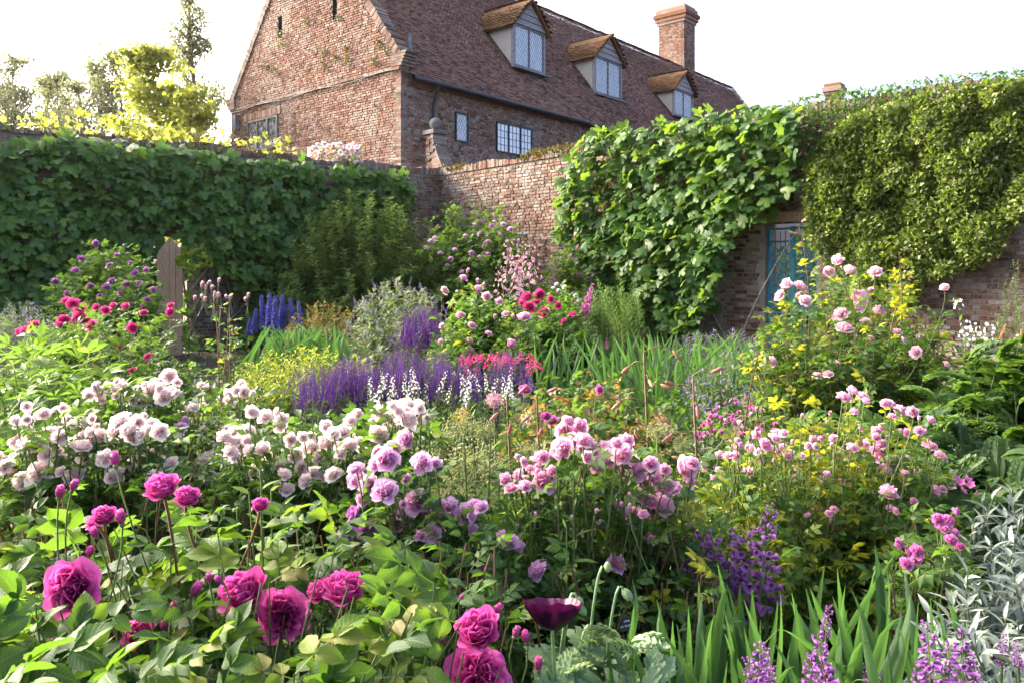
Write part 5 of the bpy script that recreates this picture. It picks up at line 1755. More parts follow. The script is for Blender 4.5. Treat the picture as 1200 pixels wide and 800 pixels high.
def lily(label, x, ytop, ybot, Y, podmat, n, seed, spread_=28):
    r = np.random.default_rng(seed)
    org = W(x, HZ, Y) * np.array([1, 1, 0])
    o = thing('lily_plant', label, 'flower', org)
    top = W(x, ytop, Y)
    pts = np.stack([np.linspace(org[0], top[0], 8) + .015 * np.sin(np.linspace(0, 4, 8)), np.full(8, Y), np.linspace(0, top[2], 8)], -1)
    G().add(tube(pts - org, np.linspace(.007, .004, 8), 5)).build('stem', 'brown_stem', o)
    g = G()
    me = tmesh('seed_pod|' + podmat, PODL, [podmat])
    for i in range(n):
        f = 1 - .45 * i / n
        p0 = np.array([np.interp(f, np.linspace(0, 1, 8), pts[:, k]) for k in range(3)])
        az = i * 2.4
        d = np.array([math.cos(az), .4 * math.sin(az), .25 - .3 * r.random()])
        e = p0 + d * spread_ / FOC * Y * r.uniform(.5, 1.2)
        g.add(tube(bez(p0 - org, (p0 + e) / 2 - org + np.array([0, 0, .03]), e - org, np.linspace(0, 1, 5)), .0022, 4))
        dd = nrm(np.array([[d[0] * .6, -.2, r.uniform(-1, .6)]]))
        put('seed_pod', me, o, mat4(frames(dd, np.array([[0, -1.0, .2]]))[0], e - org, 18 / FOC * Y))
    g.build('pedicel_branchwork', 'brown_stem', o, True, 'stuff')
    q = r.uniform(.15, .75, 30); P = np.stack([np.interp(q, np.linspace(0, 1, 8), pts[:, k]) for k in range(3)], -1)
    az = np.arange(30) * 2.4
    D = np.stack([np.cos(az), np.sin(az), 0 * az + .1], -1)
    G().add(inst(LANCE, frames(D, np.tile([0, 0, 1.0], (30, 1))), P - org, .10 * r.uniform(.7, 1.2, 30))).build('foliage', 'stalk_leaf', o, True, 'stuff')
    return o


lily('tall lily stem with tan withered flowers and pods above the bronze rose', 758, 412, 560, 3.2, 'tan_petal', 11, 1)
lily('lily stem with drooping pink buds beside the tan-podded lily', 815, 440, 560, 3.4, 'lily_bud', 8, 2)
lily('lily stem with closed buds standing among the bronze rose leaves', 632, 462, 560, 3.2, 'lily_bud', 6, 3, 16)
lily('slim lily stem with dusky buds near the white drift', 597, 462, 560, 3.3, 'lily_bud', 6, 4, 14)
o, org = bush('phlox_carpet', 'low carpet of magenta-pink flowers behind the golden-lit rose', 'plant', (810, 975, 462, 535, 4.0, 5.2), 160, 10, 0.06, [LF_MID], 'mid', ['bush_leaf', 'grey_leaf'], 0, (.5, .4), stem=('green_stem', .003, .002))
cm = tmesh('small_bloom', [(floret_t(.95, 6, .5), 0), (floret_t(.8, 6, 1.2), 0)], ['cerise_petal'])
P = dome_tips(170, 815, 975, 464, 520, 4.0, 5.1, 1.4)
for p in P:
    d = nrm(np.array([rng.normal(0, .3), -.5, .8])); x = nrm(np.cross(d, [1, 0, .1])); y = np.cross(d, x)
    put('small_bloom', cm, o, mat4(np.stack([x, y, d], -1), p - org, rng.uniform(.014, .024)))

# ------------------------------------------------------------------ tall pale pink rose by the gate
o, org = bush('pale_pink_rose_bush', 'tall rose bush with big pale pink blooms in front of the blue gate', 'rose', (872, 1122, 318, 476, 4.2, 5.2), 170, 15, 0.13, CMP_LOW, 'clowg', ['bush_leaf', 'bush_leaf_sunlit'], 220, (.72, .5), t0=.25)
tp = [(922, 334, 7), (939, 335, 8), (912, 345, 6), (944, 351, 7), (982, 306, 7), (972, 317, 6), (996, 317, 7), (1026, 317, 8), (1007, 349, 8), (1008, 359, 6), (984, 365, 9), (1030, 365, 8), (990, 382, 8), (1014, 376, 5), (1020, 340, 5), (1001, 342, 4), (1052, 388, 4.5), (1106, 336, 5), (906, 423, 6.5), (970, 437, 6), (958, 438, 5.5), (981, 425, 5), (1072, 412, 6), (1111, 426, 6), (1020, 395, 4), (1060, 398, 4), (938, 345, 5)]
flowers(o, org, tp, 4.3, .15, 'light_pink_petal', big=True)
# long young shoots
b = np.array([W(948, 400, 4.4), W(1055, 395, 4.5), W(1042, 400, 4.4)]); t = np.array([W(936, 262, 4.5), W(1053, 295, 4.6), W(1062, 330, 4.6)])
c = 0.5 * (b + t) + np.array([[.05, 0, 0], [.03, 0, 0], [-.03, 0, 0]])
branchwork(o, org, b, c, t, .006, .003, 'brown_stem', name='young_shoot_branchwork')
P, D, Nn, q = leaf_points(b, c, t, 11, .35, 1.0, .9, .7, .1)
spread_leaves(o, org, CMP_MID, 'cmidg2', ['bush_leaf_sunlit', 'bronze_leaf'], P, D, Nn, .12 * (1.15 - .6 * q), 33, (.75, 1.0), q)
# arching bare canes
bs = np.array([W(885, 500, 4.2), W(872, 505, 4.2)]); cs = np.array([W(890, 420, 4.2), W(880, 440, 4.2)]); ts = np.array([W(965, 442, 4.2), W(888, 418, 4.2)])
branchwork(o, org, bs, cs, ts, .006, .003, 'brown_stem', name='cane_branchwork', k=9)
spikes('madonna_lily', 'white lilies against the wall beside the tall pale pink rose', 'flower', None, [(1132, 376, 14), (1142, 380, 16), (1150, 384, 14), (1158, 378, 14), (1146, 390, 14), (1136, 392, 12), (1122, 350, 16), (1194, 392, 12), (1160, 392, 12), (1128, 388, 12)], 6.6, .2, [spike(s, 6, FLO, .20, .6, .2, 'disc', taper=.2).mesh('flower_spike', ['white_petal', 'green_stem']) for s in range(2)], 14, ([LANCE_S], 'lans', ['stalk_leaf'], 12, .14))
spikes('foxtail_lily', 'pale cream flower spires at the foot of the wall past the white lilies', 'flower', None, [(1179, 380, 20), (1197, 386, 18)], 6.8, .1, [spike(5, 60, FLO, .14, .1, 0, 'disc', taper=.6).mesh('flower_spike', ['tan_petal', 'green_stem'])], 18, ([LANCE_S], 'lans', ['stalk_leaf'], 8, .14))

# shrub seen through the gate
bush('laurel_shrub', 'dark green shrub growing beyond the blue iron gate', 'shrub', (880, 990, 255, 470, 15.5, 17.5), 90, 22, .22, [LF_LOW], 'low', ['bush_leaf'], 0, None, low=1.0)

# ------------------------------------------------------------------ cut-leaved plant
CUT = [dissected_t(6, s) for s in range(3)]
bush('acanthus_plant', 'dark green plant with deeply cut glossy leaves beside the golden-lit rose', 'plant', (1078, 1260, 396, 588, 2.8, 4.0), 130, 7, 0.20, CUT, 'cut', ['cut_leaf', 'stalk_leaf'], 300, (.9, .25), t0=.3, stem=('green_stem', .006, .003), low=1.15, outward=1.0, along_=.5, up=.0)
o, org = bush('geranium_plant', 'magenta cranesbill flowers under the cut-leaved plant', 'plant', (1060, 1200, 556, 620, 2.55, 2.85), 60, 10, .06, [LF_MID], 'mid', ['bush_leaf'], 0, None, stem=('green_stem', .003, .0015))
rp = leaf_t(.95, 4, 3, .1, -.15, .55)
fl5 = G()
for i in range(5):
    a = 2 * PI * i / 5
    fl5.add(inst(rp, frames(np.array([[math.cos(a), math.sin(a), .3]]), np.array([[0, 0, 1.0]])), np.zeros((1, 3)), 1.0))
cmz = tmesh('small_bloom|m', [(fl5.arrays(), 0)], ['cerise_petal'], name='small_bloom')
for (x, y) in ((1120, 560), (1126, 565), (1134, 562), (1138, 568), (1115, 570), (1146, 580), (1172, 576), (1105, 575), (1128, 575), (1160, 590), (1168, 583)):
    p = W(x, y, 2.6); d = nrm(np.array([rng.normal(0, .3), -.6, .7])); xx = nrm(np.cross(d, [1, 0, .1]))
    put('small_bloom', cmz, o, mat4(np.stack([xx, np.cross(d, xx), d], -1), p - org, .018))

# ------------------------------------------------------------------ golden-lit pink rose, its sunlight put into the leaf colour
o, org = bush('pink_rose_bush', 'pink rose bush with sunlit golden leaves in front of the cut-leaved plant', 'rose', (800, 1125, 470, 690, 2.1, 3.0), 300, 9, 0.095, CMP_LOW, 'cmgold', ['bush_leaf', 'bush_leaf_sunlit'], 300, (.3, .7), t0=.25, low=1.6, stem=('green_stem', .003, .0015))
yg = [(898, 519, 8), (990, 462, 8), (1011, 462, 7), (1038, 471, 6), (1057, 479, 7), (1069, 482, 6), (1092, 491, 5.5), (1032, 519, 7), (1033, 534, 9), (1020, 527, 7), (1018, 536, 7), (988, 566, 10), (967, 561, 6), (1042, 576, 9), (1033, 584, 6), (1044, 594, 5), (1080, 588, 6), (1057, 558, 5), (1074, 554, 5), (1041, 549, 5), (1063, 506, 5), (1077, 504, 5), (876, 552, 6), (879, 526, 5.5), (853, 531, 7), (862, 534, 6), (843, 533, 5), (843, 549, 5), (892, 540, 5), (910, 512, 6), (918, 506, 6), (924, 533, 6), (919, 524, 7), (910, 530, 6), (946, 521, 5), (954, 515, 6), (939, 533, 5), (958, 533, 5), (984, 530, 6), (1027, 504, 6), (1086, 518, 5), (1093, 522, 5), (1101, 531, 5), (954, 600, 6), (972, 600, 5), (961, 617, 7.5), (980, 618, 7.5), (1098, 572, 5), (906, 520, 5), (886, 508, 5), (868, 520, 5), (1002, 480, 5), (1046, 486, 6), (976, 512, 5), (1000, 522, 6), (934, 545, 5), (826, 545, 6), (836, 560, 5), (1010, 500, 5)]
flowers(o, org, yg, 2.45, .18, 'pink_petal', extra=.8, leaf=(CMP_LOW, ['bush_leaf', 'bush_leaf_sunlit'], .09, 4))
buds(o, org, [(rng.uniform(850, 1090), rng.uniform(480, 560), 3) for _ in range(36)], 2.5, .2, 'pink_petal')
o, org = bush('pink_rose_bush', 'low rose with bright pink clusters between golden-lit rose and silver artemisia', 'rose', (1040, 1145, 585, 720, 1.9, 2.3), 60, 9, .07, CMP_MID, 'cmid', ['bush_leaf'], 80, None)
flowers(o, org, [(1066, 647, 8), (1076, 645, 7), (1063, 659, 7), (1055, 636, 6), (1073, 655, 6), (1100, 608, 7), (1115, 632, 7), (1120, 599, 5), (1107, 618, 6), (1122, 622, 5), (1112, 608, 6), (1125, 640, 6)], 1.95, .06, 'cerise_petal')

# ------------------------------------------------------------------ silver artemisia
bush('artemisia_plant', 'silver-leaved artemisia beside the purple penstemons', 'plant', (1075, 1290, 566, 830, 1.45, 2.3), 125, 28, 0.066, [LANCE, leaf_t(.3, 4, 3, .25, .35, .7)], 'silver', ['silver_leaf'], 300, None, t0=.25, stem=('grey_leaf', .005, .002), low=1.0, outward=.8, along_=.7, up=.2)

# ------------------------------------------------------------------ alliums, leafy stalks in the middle
allm = []
for s in range(2):
    r = np.random.default_rng(s)
    d = nrm(r.normal(0, 1, (150, 3)))
    g = G()
    g.add(inst((np.array([[-.012, 0, 0], [.012, 0, 0], [.008, .86, 0], [-.008, .86, 0]]), np.array([(0, 1, 2, 3)]), np.zeros((4, 2)) + .5), frames(d, nrm(r.normal(0, 1, (150, 3)))), d * .05, .9 * r.uniform(.85, 1.1, 150)))
    g.add(inst(sphere((0, 0, 0), .06, 5, 4), np.tile(np.eye(3), (150, 1, 1)), d * .85 * r.uniform(.9, 1.1, (150, 1)), 1.0))
    allm.append(g)
for k, (x, y, r_, Y, mt, lab) in enumerate(((516, 512, 26, 2.7, 'seed_green', None), (540, 498, 20, 2.9, 'seed_green', None), (556, 540, 30, 2.5, 'seed_green', None), (528, 556, 26, 2.55, 'seed_green', None), (500, 540, 22, 2.8, 'seed_green', None), (580, 548, 22, 2.7, 'seed_green', None), (565, 505, 18, 3.0, 'seed_green', None), (542, 486, 11, 3.1, 'straw_yellow', 'allium with a yellow seed head above the green ones'), (579, 468, 11, 3.4, 'shell_petal', 'allium with a small pinkish seed head beside the white drift'), (498, 492, 16, 3.2, 'seed_green', None), (620, 528, 14, 2.9, 'seed_green', None), (545, 575, 22, 2.45, 'seed_green', None), (515, 585, 22, 2.5, 'seed_green', None), (575, 580, 20, 2.55, 'seed_green', None), (770, 505, 14, 3.0, 'seed_green', None), (800, 520, 12, 3.0, 'seed_green', None))):
    P = W(x, y, Y)
    org = P * np.array([1, 1, 0])
    o = thing('allium', lab or 'allium with a round pale green starry seed head', 'allium', org, 'allium seed heads')
    if lab:
        del o['group']
    key = 'seed_head|%s%d' % (mt, k % 2)
    if key not in MESHES:
        MESHES[key] = allm[k % 2].mesh('seed_head', mt)
    put('seed_head', MESHES[key], o, mat4(np.eye(3), P - org, r_ * Y / FOC))
    G().add(tube([(0.02, 0.01, 0), (0.015, 0, P[2] * .5), (0, 0, P[2])], .004, 5)).build('stem', 'green_stem', o)


def stalk_plant(label, pts, Y, dY, leafsize, m, mat, name='leafy_stalk_plant', T=LANCE, key='lance', singles=200, t0=.1, young=None):
    px0 = np.mean([p[0] for p in pts])
    org = W(px0, HZ, Y) * np.array([1, 1, 0])
    o = thing(name, label, 'plant', org)
    tips = np.array([W(p[0], p[1], Y + rng.uniform(-dY, dY)) for p in pts])
    b = tips * np.array([1, 1, 0]) + rng.normal(0, .03, tips.shape) * np.array([1, 1, 0])
    c = .5 * (b + tips) + rng.normal(0, .02, tips.shape)
    branchwork(o, org, b, c, tips, .005, .002, 'green_stem', k=8)
    P, D, Nn, q = leaf_points(b, c, tips, m, t0, 1.0, .8, .55, .1)
    spread_leaves(o, org, [T], key, mat, P, D, Nn, leafsize * rng.uniform(.8, 1.15, len(P)) * np.where(q < .75, 1.0, 1.05 - 2.6 * (q - .75)), singles, young, q)
    return o


stalk_plant('upright leafy green stalks between the lilac and pink roses', [(544, 512), (575, 500), (604, 540), (612, 575), (630, 560), (636, 520), (652, 545), (660, 580), (672, 556), (678, 590), (594, 590), (648, 600), (622, 610), (664, 616), (585, 560), (566, 585), (608, 600)], 1.95, .22, .075, 46, ['stalk_leaf'], singles=300)
stalk_plant('light green leafy stalks standing in the magenta rose bush', [(20 + 285, 548), (318, 572), (292, 575), (332, 588), (278, 592), (306, 598)], 1.5, .08, .085, 30, ['stalk_leaf'], T=leaf_t(.3, 4, 3, .2, .3, .75), key='lanceb', singles=120)

# ------------------------------------------------------------------ blush roses
o, org = bush('blush_rose_bush', 'blush-white rose bush beside the leafy peony', 'rose', (-40, 262, 470, 640, 1.8, 2.6), 180, 10, 0.09, CMP_LOW, 'cmidb', ['rose_leaf'], 200, None, t0=.25)
bl = [(30, 486, 9), (44, 487, 9), (51, 483, 8), (27, 501, 10), (32, 508, 9), (64, 478, 6), (56, 506, 9), (69, 509, 9), (81, 491, 7), (88, 496, 7), (102, 497, 7), (88, 512, 11), (113, 512, 10), (118, 505, 8), (103, 531, 13), (43, 519, 10), (32, 528, 9), (43, 550, 15), (12, 550, 13), (25, 561, 11), (66, 542, 8), (76, 540, 11), (85, 555, 13), (4, 545, 11), (142, 495, 12), (148, 489, 10), (162, 494, 8), (143, 515, 11), (161, 524, 12), (176, 512, 12), (181, 534, 13), (187, 504, 9), (132, 504, 10), (179, 498, 9), (143, 534, 12), (135, 556, 13), (150, 503, 10), (52, 530, 9), (20, 515, 9), (2, 565, 10), (96, 520, 10), (60, 520, 8), (182, 555, 9), (176, 552, 7), (34, 640, 16), (26, 652, 12)]
flowers(o, org, bl, 2.1, .12, 'blush_petal', face=(0, -.75, .6), extra=1.3, grow=1.15, leaf=(CMP_LOW, ['rose_leaf'], .10, 4))
buds(o, org, [(rng.uniform(0, 200), rng.uniform(485, 560), 3.5) for _ in range(22)], 2.1, .1, 'blush_petal')
o, org = bush('blush_rose_bush', 'blush-white rose bush with a high cluster in front of the crimson rose', 'rose', (100, 300, 452, 580, 2.5, 3.3), 110, 11, 0.095, CMP_MID, 'cmid', ['bush_leaf', 'rose_leaf_young'], 100, (.7, .4), t0=.2)
bl2 = [(176, 454, 11), (190, 462, 10), (165, 460, 9), (180, 446, 8), (198, 439, 9), (192, 453, 8), (198, 464, 7), (181, 468, 9), (165, 468, 9), (150, 460, 5), (115, 460, 8), (124, 454, 8), (135, 454, 7), (110, 465, 7), (235, 449, 6), (275, 456, 7), (285, 458, 7), (267, 468, 6), (217, 475, 6), (228, 476, 6), (257, 534, 11), (272, 534, 10), (236, 552, 11), (212, 545, 10), (268, 505, 8), (278, 504, 8), (286, 512, 8), (278, 526, 8), (291, 506, 8), (262, 512, 7), (225, 545, 9), (246, 560, 7), (228, 560, 8)]
flowers(o, org, bl2, 2.6, .12, 'blush_petal', face=(0, -.7, .65), extra=1.3, grow=1.15)
flowers(o, org, [(214, 494, 9), (210, 501, 7)], 2.5, .05, 'lilac_petal')
buds(o, org, [(rng.uniform(222, 290), rng.uniform(500, 530), 3) for _ in range(14)] + [(rng.uniform(110, 200), rng.uniform(445, 470), 3) for _ in range(10)], 2.55, .08, 'blush_petal')
o, org = bush('blush_rose_bush', 'blush-white rose bush flowering below the violet drift', 'rose', (268, 500, 488, 650, 1.85, 2.7), 130, 10, 0.09, CMP_LOW, 'cmidb', ['rose_leaf'], 160, None, t0=.25)
bl3 = [(296, 481, 8), (310, 486, 9), (330, 490, 8), (329, 498, 8), (272, 505, 9), (290, 505, 9), (264, 511, 8), (278, 520, 9), (270, 526, 8), (272, 533, 8), (308, 526, 9), (314, 541, 12), (308, 553, 8), (341, 514, 8), (347, 532, 10), (363, 520, 9), (384, 518, 11), (401, 503, 10), (384, 499, 8), (411, 490, 8), (410, 520, 9), (425, 529, 10), (443, 508, 11), (444, 482, 10), (461, 478, 11), (480, 490, 11), (487, 486, 9), (479, 473, 9), (489, 472, 8), (494, 487, 8), (380, 554, 11), (356, 562, 11), (335, 553, 9), (363, 571, 9), (323, 578, 9), (350, 590, 8), (336, 571, 8), (344, 611, 14), (407, 544, 14), (400, 530, 9), (372, 532, 9), (454, 488, 10), (470, 472, 8), (468, 486, 9), (352, 548, 9), (420, 515, 8)]
flowers(o, org, bl3, 2.1, .12, 'blush_petal', face=(0, -.72, .65), extra=1.3, grow=1.15, leaf=(CMP_LOW, ['rose_leaf'], .10, 4))
buds(o, org, [(rng.uniform(330, 480), rng.uniform(490, 530), 3) for _ in range(16)], 2.15, .1, 'blush_petal')
# ------------------------------------------------------------------ lilac roses
o, org = bush('lilac_rose_bush', 'lilac-pink rose bush with quartered blooms next to the allium seed heads', 'rose', (385, 600, 560, 740, 1.5, 2.1), 110, 9, 0.09, CMP_LOW, 'cmidb', ['rose_leaf'], 160, None, t0=.2)
li = [(453, 536, 14), (438, 541, 10), (476, 514, 13), (492, 541, 13), (510, 542, 8), (416, 560, 11), (429, 565, 12), (450, 572, 15), (486, 588, 14), (513, 610, 13), (464, 610, 12), (480, 616, 12), (479, 563, 7), (542, 601, 13), (555, 592, 9), (563, 592, 9), (555, 620, 8), (598, 634, 11), (595, 644, 9), (628, 667, 11), (568, 673, 10), (497, 673, 13), (517, 677, 12), (475, 670, 11), (457, 737, 8), (472, 733, 7), (414, 548, 9), (425, 585, 7), (506, 667, 9), (526, 686, 9), (545, 612, 9), (532, 598, 8), (588, 628, 9), (606, 640, 8), (636, 660, 8), (576, 668, 8), (490, 680, 9), (510, 682, 8), (560, 600, 8), (470, 600, 9), (500, 602, 9)]
flowers(o, org, li, 1.85, .1, 'lilac_petal', big=True, face=(0, -.8, .55), extra=.7, grow=1.15, leaf=(CMP_LOW, ['rose_leaf'], .10, 4))
flowers(o, org, [(413, 600, 12), (431, 620, 12), (405, 626, 12), (410, 638, 8)], 1.8, .05, 'mauve_petal', big=True, face=(0, -.8, .5))
# ------------------------------------------------------------------ pink roses in the centre
o, org = bush('pink_rose_bush', 'full pink rose bush behind the dark poppy', 'rose', (585, 840, 508, 730, 1.75, 2.5), 210, 10, 0.09, CMP_LOW, 'cmidb', ['rose_leaf', 'bush_leaf_sunlit'], 260, (.85, .35), t0=.2)
pc = [(662, 506, 12), (680, 500, 9), (656, 524, 14), (684, 514, 9), (692, 525, 11), (708, 525, 12), (728, 529, 13), (702, 540, 13), (713, 536, 11), (750, 550, 13), (765, 553, 10), (769, 559, 12), (777, 575, 13), (790, 570, 9), (752, 580, 9), (776, 592, 12), (768, 598, 10), (744, 605, 13), (719, 591, 8), (626, 543, 10), (615, 540, 7), (638, 562, 13), (648, 550, 9), (605, 554, 9), (641, 572, 10), (598, 569, 9), (615, 568, 7), (633, 592, 6), (803, 548, 12), (725, 658, 13), (736, 675, 9), (765, 632, 7), (740, 545, 9), (758, 592, 8), (690, 535, 9), (672, 515, 9), (812, 541, 8), (632, 550, 8), (735, 523, 9), (755, 562, 9)]
flowers(o, org, pc, 2.0, .12, 'pink_petal', big=True, face=(0, -.75, .62), extra=.9, leaf=(CMP_LOW, ['rose_leaf'], .10, 4))
flowers(o, org, [(645, 491, 8), (616, 454, 7), (704, 456, 6), (640, 486, 6)], 3.4, .15, 'foxglove_petal')
buds(o, org, [(rng.uniform(600, 800), rng.uniform(560, 620), 3.5) for _ in range(14)], 1.95, .08, 'pink_petal')

# ------------------------------------------------------------------ purple penstemons
def penst(label, pts, Y, h, group=None, ms=None):
    pts = [(p[0], p[1] + (0 if ms else 8), p[2] * (1 if ms else .8)) for p in pts]
    return spikes('penstemon', label, 'flower', group, pts, Y, .06, ms or PENST, h, ([LANCE], 'lance', ['bush_leaf'], 16, .07), lean=.1)


penst('violet penstemon with loose flowers between the pink rose and the golden-lit rose', [(820, 612, 70), (835, 628, 70), (850, 612, 64), (868, 622, 80), (885, 625, 84), (900, 620, 80), (893, 650, 70), (812, 640, 50), (860, 668, 50), (905, 590, 40)], 2.0, 70, ms=PENST_LOOSE)
penst('violet penstemon spire in front of the iris leaves, standing alone', [(955, 738, 92), (966, 752, 80), (945, 755, 70)], 1.32, 90)
penst('violet penstemon growing low at the edge of the iris leaves', [(886, 742, 80), (905, 770, 60), (875, 762, 70), (898, 752, 60)], 1.3, 80)
penst('pair of pink-tipped penstemon spires beside the silver artemisia', [(1086, 722, 96), (1128, 732, 96), (1102, 760, 70), (1140, 765, 60), (1112, 745, 80), (1072, 765, 60)], 1.3, 90)
penst('small violet penstemon hidden among iris leaves', [(1018, 770, 50), (1028, 785, 40), (1005, 778, 50), (968, 700, 40), (1175, 735, 40), (1190, 742, 40), (752, 770, 40)], 1.45, 44)
# ------------------------------------------------------------------ irises in front
near = []
for (x, y, Y) in ((741, 700, 1.4), (760, 705, 1.45), (772, 735, 1.4), (778, 712, 1.45), (796, 722, 1.4), (815, 700, 1.5), (822, 696, 1.5), (838, 730, 1.45), (850, 655, 1.6), (845, 660, 1.7), (866, 725, 1.4), (873, 704, 1.45), (880, 690, 1.5), (805, 668, 1.7), (835, 678, 1.65), (812, 760, 1.3), (790, 770, 1.3), (748, 760, 1.3), (720, 748, 1.35), (925, 690, 1.5), (940, 680, 1.5), (945, 690, 1.45), (985, 682, 1.45), (993, 705, 1.4), (1010, 705, 1.4), (1030, 646, 1.6), (1045, 645, 1.65), (1033, 690, 1.5), (1058, 662, 1.6), (1074, 672, 1.55), (1080, 690, 1.5), (1106, 668, 1.6), (1113, 705, 1.5), (968, 655, 1.65), (1020, 648, 1.7), (905, 715, 1.35), (915, 735, 1.3), (1040, 740, 1.3), (1000, 690, 1.5), (1090, 700, 1.5), (1065, 700, 1.5), (1052, 720, 1.4), (985, 740, 1.3), (932, 700, 1.42), (975, 700, 1.42), (895, 700, 1.5), (765, 680, 1.6), (783, 745, 1.32), (830, 745, 1.32), (856, 745, 1.35)):
    near.append((x + rng.uniform(-3, 3), y, Y))
    near.append((x + rng.uniform(-16, 16), y + rng.uniform(8, 50), Y + rng.uniform(-.08, .1)))
iris('iris_plant', 'broad sword-shaped iris leaves in front of the pink rose bush', [p for p in near if p[0] < 880], 1.45, .03, 200, .85, .28)
iris('iris_plant', 'broad sword-shaped iris leaves between the purple penstemons', [p for p in near if p[0] >= 880], 1.45, .03, 200, .85, .28)
# ------------------------------------------------------------------ poppy
Yp = 1.35
org = W(655, HZ, Yp) * np.array([1, 1, 0])
o = thing('purple_poppy', 'dark purple poppy with grey-green leaves and nodding buds', 'poppy', org)
pc0 = W(648, 716, Yp)
rr = random.Random(3)
for i in range(5):
    p = petal(2 * PI * i / 5 + .3, 1.15, 1.0, 0.30 + .05 * (i % 2), 25, 10, 0.02, 0.08, rr, -0.55, crinkle=.025)
    d = nrm(np.array([.06, .30, 1.0])); x = nrm(np.cross(d, [0, 1, .2])); y = np.cross(d, x)
    me = G().add(p).mesh('petal', 'poppy_petal')
    put('petal', me, o, mat4(np.stack([x, y, d], -1), pc0 - org, 35 * Yp / FOC * (1 + .02 * i)))
G().add(sphere(pc0 - org + d * -.006, .012, 10, 8)).build('seed_pod', 'poppy_leaf', o)
g = G()
r_ = np.random.default_rng(2)
dd = nrm(r_.normal(0, 1, (60, 3)) * np.array([1, 1, .4]) + d * .7)
g.add(inst(NEEDLE, frames(dd, nrm(r_.normal(0, 1, (60, 3)))), np.tile(pc0 - org - d * .012, (60, 1)), .022)); g.build('stamen_foliage', 'slate_black', o, True, 'stuff')
G().add(tube(bez(org - org, (org + pc0) / 2 - org + np.array([.02, 0, .1]), pc0 - d * .03 - org, np.linspace(0, 1, 8)), .0035, 6)).build('stem', 'poppy_leaf', o)
for (x, y, r2, nod) in ((733, 694, 8, True), (712, 666, 6, False), (678, 702, 5.5, True), (697, 742, 9, True), (680, 712, 7, True)):
    p = W(x, y, 1.42)
    dq = nrm(np.array([.5, -.2, -.5])) if nod else np.array([0, 0, 1.0])
    Rm = frames(np.array([dq]), np.array([[0, -1.0, 0.1]]))[0]
    bm = tmesh('bud|poppy', sphere((0, .3, 0), .6, 10, 8, (1, 1.5, 1)), ['poppy_leaf'], name='bud')
    put('bud', bm, o, mat4(Rm, p - org, r2 * 1.42 / FOC * 1.2))
    bq = W(x - 28, 830, 1.42)
    G().add(tube(bez(bq - org, p + np.array([-.02, 0, .06]) - org, p - dq * .004 - org, np.linspace(0, 1, 9)), .0026, 5)).build('stem', 'poppy_leaf', o)
PL = [dissected_t(5, 20 + s) for s in range(3)]
tips = np.array([W(rng.uniform(640, 760), rng.uniform(735, 830), rng.uniform(1.3, 1.55)) for _ in range(46)])
b, c, t = shoots(org, tips, .05)
P, D, Nn, q = leaf_points(b, c, t, 3, .5, 1.0, .9, .5, .25)
spread_leaves(o, org, PL, 'poppyleaf', ['poppy_leaf'], P, D, Nn, .095 * rng.uniform(.6, 1.2, len(P)), 138)

# slate label
Yl = 1.75
lp = W(735, 730, Yl)
o = thing('plant_label', 'small black plant label with white lettering in front of the pink rose', 'sign', lp * np.array([1, 1, 0]))
R = Matrix.Translation((0, 0, lp[2])) @ Matrix.Rotation(math.radians(-14), 4, 'Y') @ Matrix.Rotation(math.radians(-22), 4, 'X')
lw, lh = 20 * Yl / FOC, 15 * Yl / FOC
pl = G().add(box((-lw / 2, 0, -lh / 2), (lw, 0, 0), (0, .003, 0), (0, 0, lh))).build('plate', 'slate_black', o, False); pl.matrix_basis = R
G().add(tube([(0, .012, 0), (0, .006, lp[2])], .0025, 5)).build('stake', 'iron_black', o)
g = G()
for (x0, x1, z) in ((-.15, .15, lh * .18), (-.44, -.24, -lh * .14), (-.16, -.06, -lh * .14), (.02, .44, -lh * .14)):
    x = x0
    while x < x1:      # chalked letters too small to read
        g.add(tube([(x * lw, -.0008, z - .0022), (x * lw + .0006, -.0008, z + .0022)], .0005, 4))
        g.add(tube([(x * lw, -.0008, z + .0015 * random.choice((-1, 0, 1))), (x * lw + .0022, -.0008, z + .0012 * random.choice((-1, 1)))], .00045, 4))
        x += .07
g.build('lettering', 'chalk_white', pl, False)

# ------------------------------------------------------------------ magenta rose bush, nearest of all
reg = (-60, 600, 590, 870, 0.95, 1.6)
o, org = bush('magenta_rose_bush', 'big-leaved rose bush with full magenta blooms in front of the blush roses', 'rose', reg, 210, 7, 0.132, CMP_NEAR, 'near', ['rose_leaf', 'rose_leaf_young'], 300, (.65, .3), t0=.35, stem=('green_stem', .0042, .0014), low=1.1, spread=.15, outward=.85, along_=.6)
(Tin, outer) = rose_t(8, 8, 6, 6, seed=5, cup=.24, split=True, ruffle=.12)
(Tin2, outer2) = rose_t(7, 7, 6, 6, seed=9, cup=.55, split=True, ruffle=.10, flat=-.30)
BIG = []
for (Tn, ou) in ((Tin, outer), (Tin2, outer2)):
    g = G().add(Tn, 0).add(calyx_t(), 1)
    BIG.append((g.mesh('rose_bloom', ['magenta_petal', 'green_stem']), [G().add(p).mesh('petal', 'magenta_petal') for p in ou]))
gs = G()
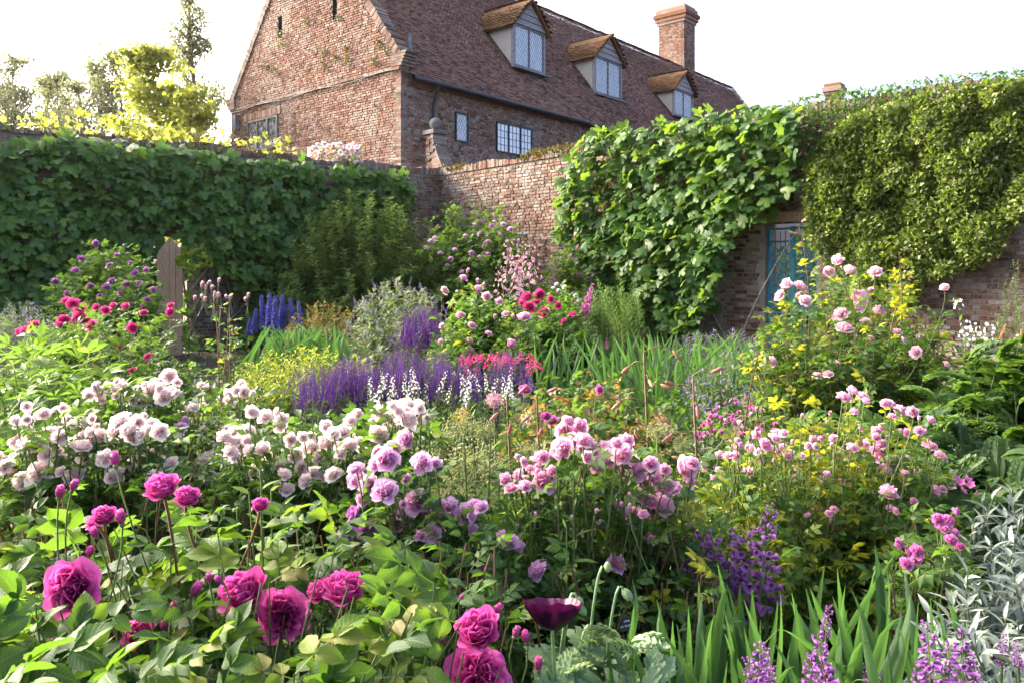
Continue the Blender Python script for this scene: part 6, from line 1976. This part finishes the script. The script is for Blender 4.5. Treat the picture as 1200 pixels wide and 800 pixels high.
for (x, y, r, kind, f) in BIG_BLOOMS:
    Yb = 1.28 + rng.uniform(-.05, .08) if r > 16 else 1.4
    p = W(x, y, Yb)
    d = nrm(np.array(f)); xx = nrm(np.cross(d, [.2, .9, .4])); yy = np.cross(d, xx)
    M = mat4(np.stack([xx, yy, d], -1), p - org, r * Yb / FOC * 1.04)
    bl_ = put('rose_bloom', BIG[kind][0], o, M)
    for me in BIG[kind][1]:
        put('petal', me, bl_, Matrix.Identity(4))
    nk = p - d * r * Yb / FOC * .75
    e = np.array([nk[0] + rng.normal(0, .05), nk[1] + .12, nk[2] - .28])
    gs.add(tube(bez(nk - org, nk - d * .07 - org, e - org, np.linspace(0, 1, 6)), .0028, 5))
gs.build('flower_stalk_branchwork', 'brown_stem', o, True, 'stuff')
buds(o, org, [(203, 715, 9), (228, 692, 9), (142, 608, 9), (112, 625, 7), (617, 748, 8), (604, 742, 7), (631, 780, 8), (70, 578, 8), (86, 570, 7), (135, 540, 9), (105, 647, 7), (160, 785, 8), (178, 793, 6), (193, 735, 7), (288, 726, 7), (258, 680, 6), (245, 678, 6), (581, 716, 8), (525, 782, 8), (519, 747, 7), (63, 752, 6), (50, 775, 6), (361, 722, 6), (540, 700, 4)], 1.3, .04, 'magenta_petal')

# ------------------------------------------------------------------ low growth between the plants
n = 10000
Y = 1.2 + 17 * rng.random(n) ** 1.6
X = rng.uniform(-.75, .75, n) * Y
# keep it in front of both walls
ok = ((np.stack([X, Y, 0 * X], -1) - C0) @ NL > .15) & ((np.stack([X, Y, 0 * X], -1) - C0) @ NR > .15)
X, Y = X[ok], Y[ok]
n = len(X)
z = rng.random(n) * np.where(Y < 4, .35, .45)
g = G()
P = np.stack([X, Y, z + .02], -1)
D = nrm(rng.normal(0, 1, (n, 3)) * np.array([1, 1, .4]) + np.array([0, 0, .5]))
g.add(inst(LF_LOW, frames(D, nrm(rng.normal(0, .4, (n, 3)) + np.array([0, 0, 1.0]))), P, rng.uniform(.05, .14, n)))
n = 8000
Y = 1.9 + 5.5 * rng.random(n) ** 1.3
X = rng.uniform(-.72, .72, n) * Y
P = np.stack([X, Y, rng.uniform(.3, .8, n) * np.clip(.55 + .1 * Y, 0, 1.0)], -1)
D = nrm(rng.normal(0, 1, (n, 3)) * np.array([1, 1, .5]) + np.array([0, 0, .4]))
g.add(inst(kite_t(.5, .15, .1), frames(D, nrm(rng.normal(0, .4, (n, 3)) + np.array([0, 0, 1.0]))), P, rng.uniform(.05, .11, n)))
u = g.build('undergrowth', 'bush_leaf', None, True, 'stuff')
u['label'] = 'low leafy undergrowth filling the bed between the plants'; u['category'] = 'undergrowth'

# ------------------------------------------------------------------ the air: thin summer haze that glows towards the sun
m = bpy.data.materials.new('air'); m.use_nodes = True
nt = m.node_tree; nt.nodes.remove(nt.nodes['Principled BSDF'])
v = nt.nodes.new('ShaderNodeVolumePrincipled')
v.inputs['Density'].default_value = 0.00014
v.inputs['Color'].default_value = (.96, .96, .94, 1)
v.inputs['Anisotropy'].default_value = 0.5
nt.links.new(v.outputs[0], nt.nodes['Material Output'].inputs['Volume'])
MATS['air'] = m
G().add(box((-152, -32, -1), (304, 0, 0), (0, 184, 0), (0, 0, 23))).build('haze', 'air', None, False, 'stuff')
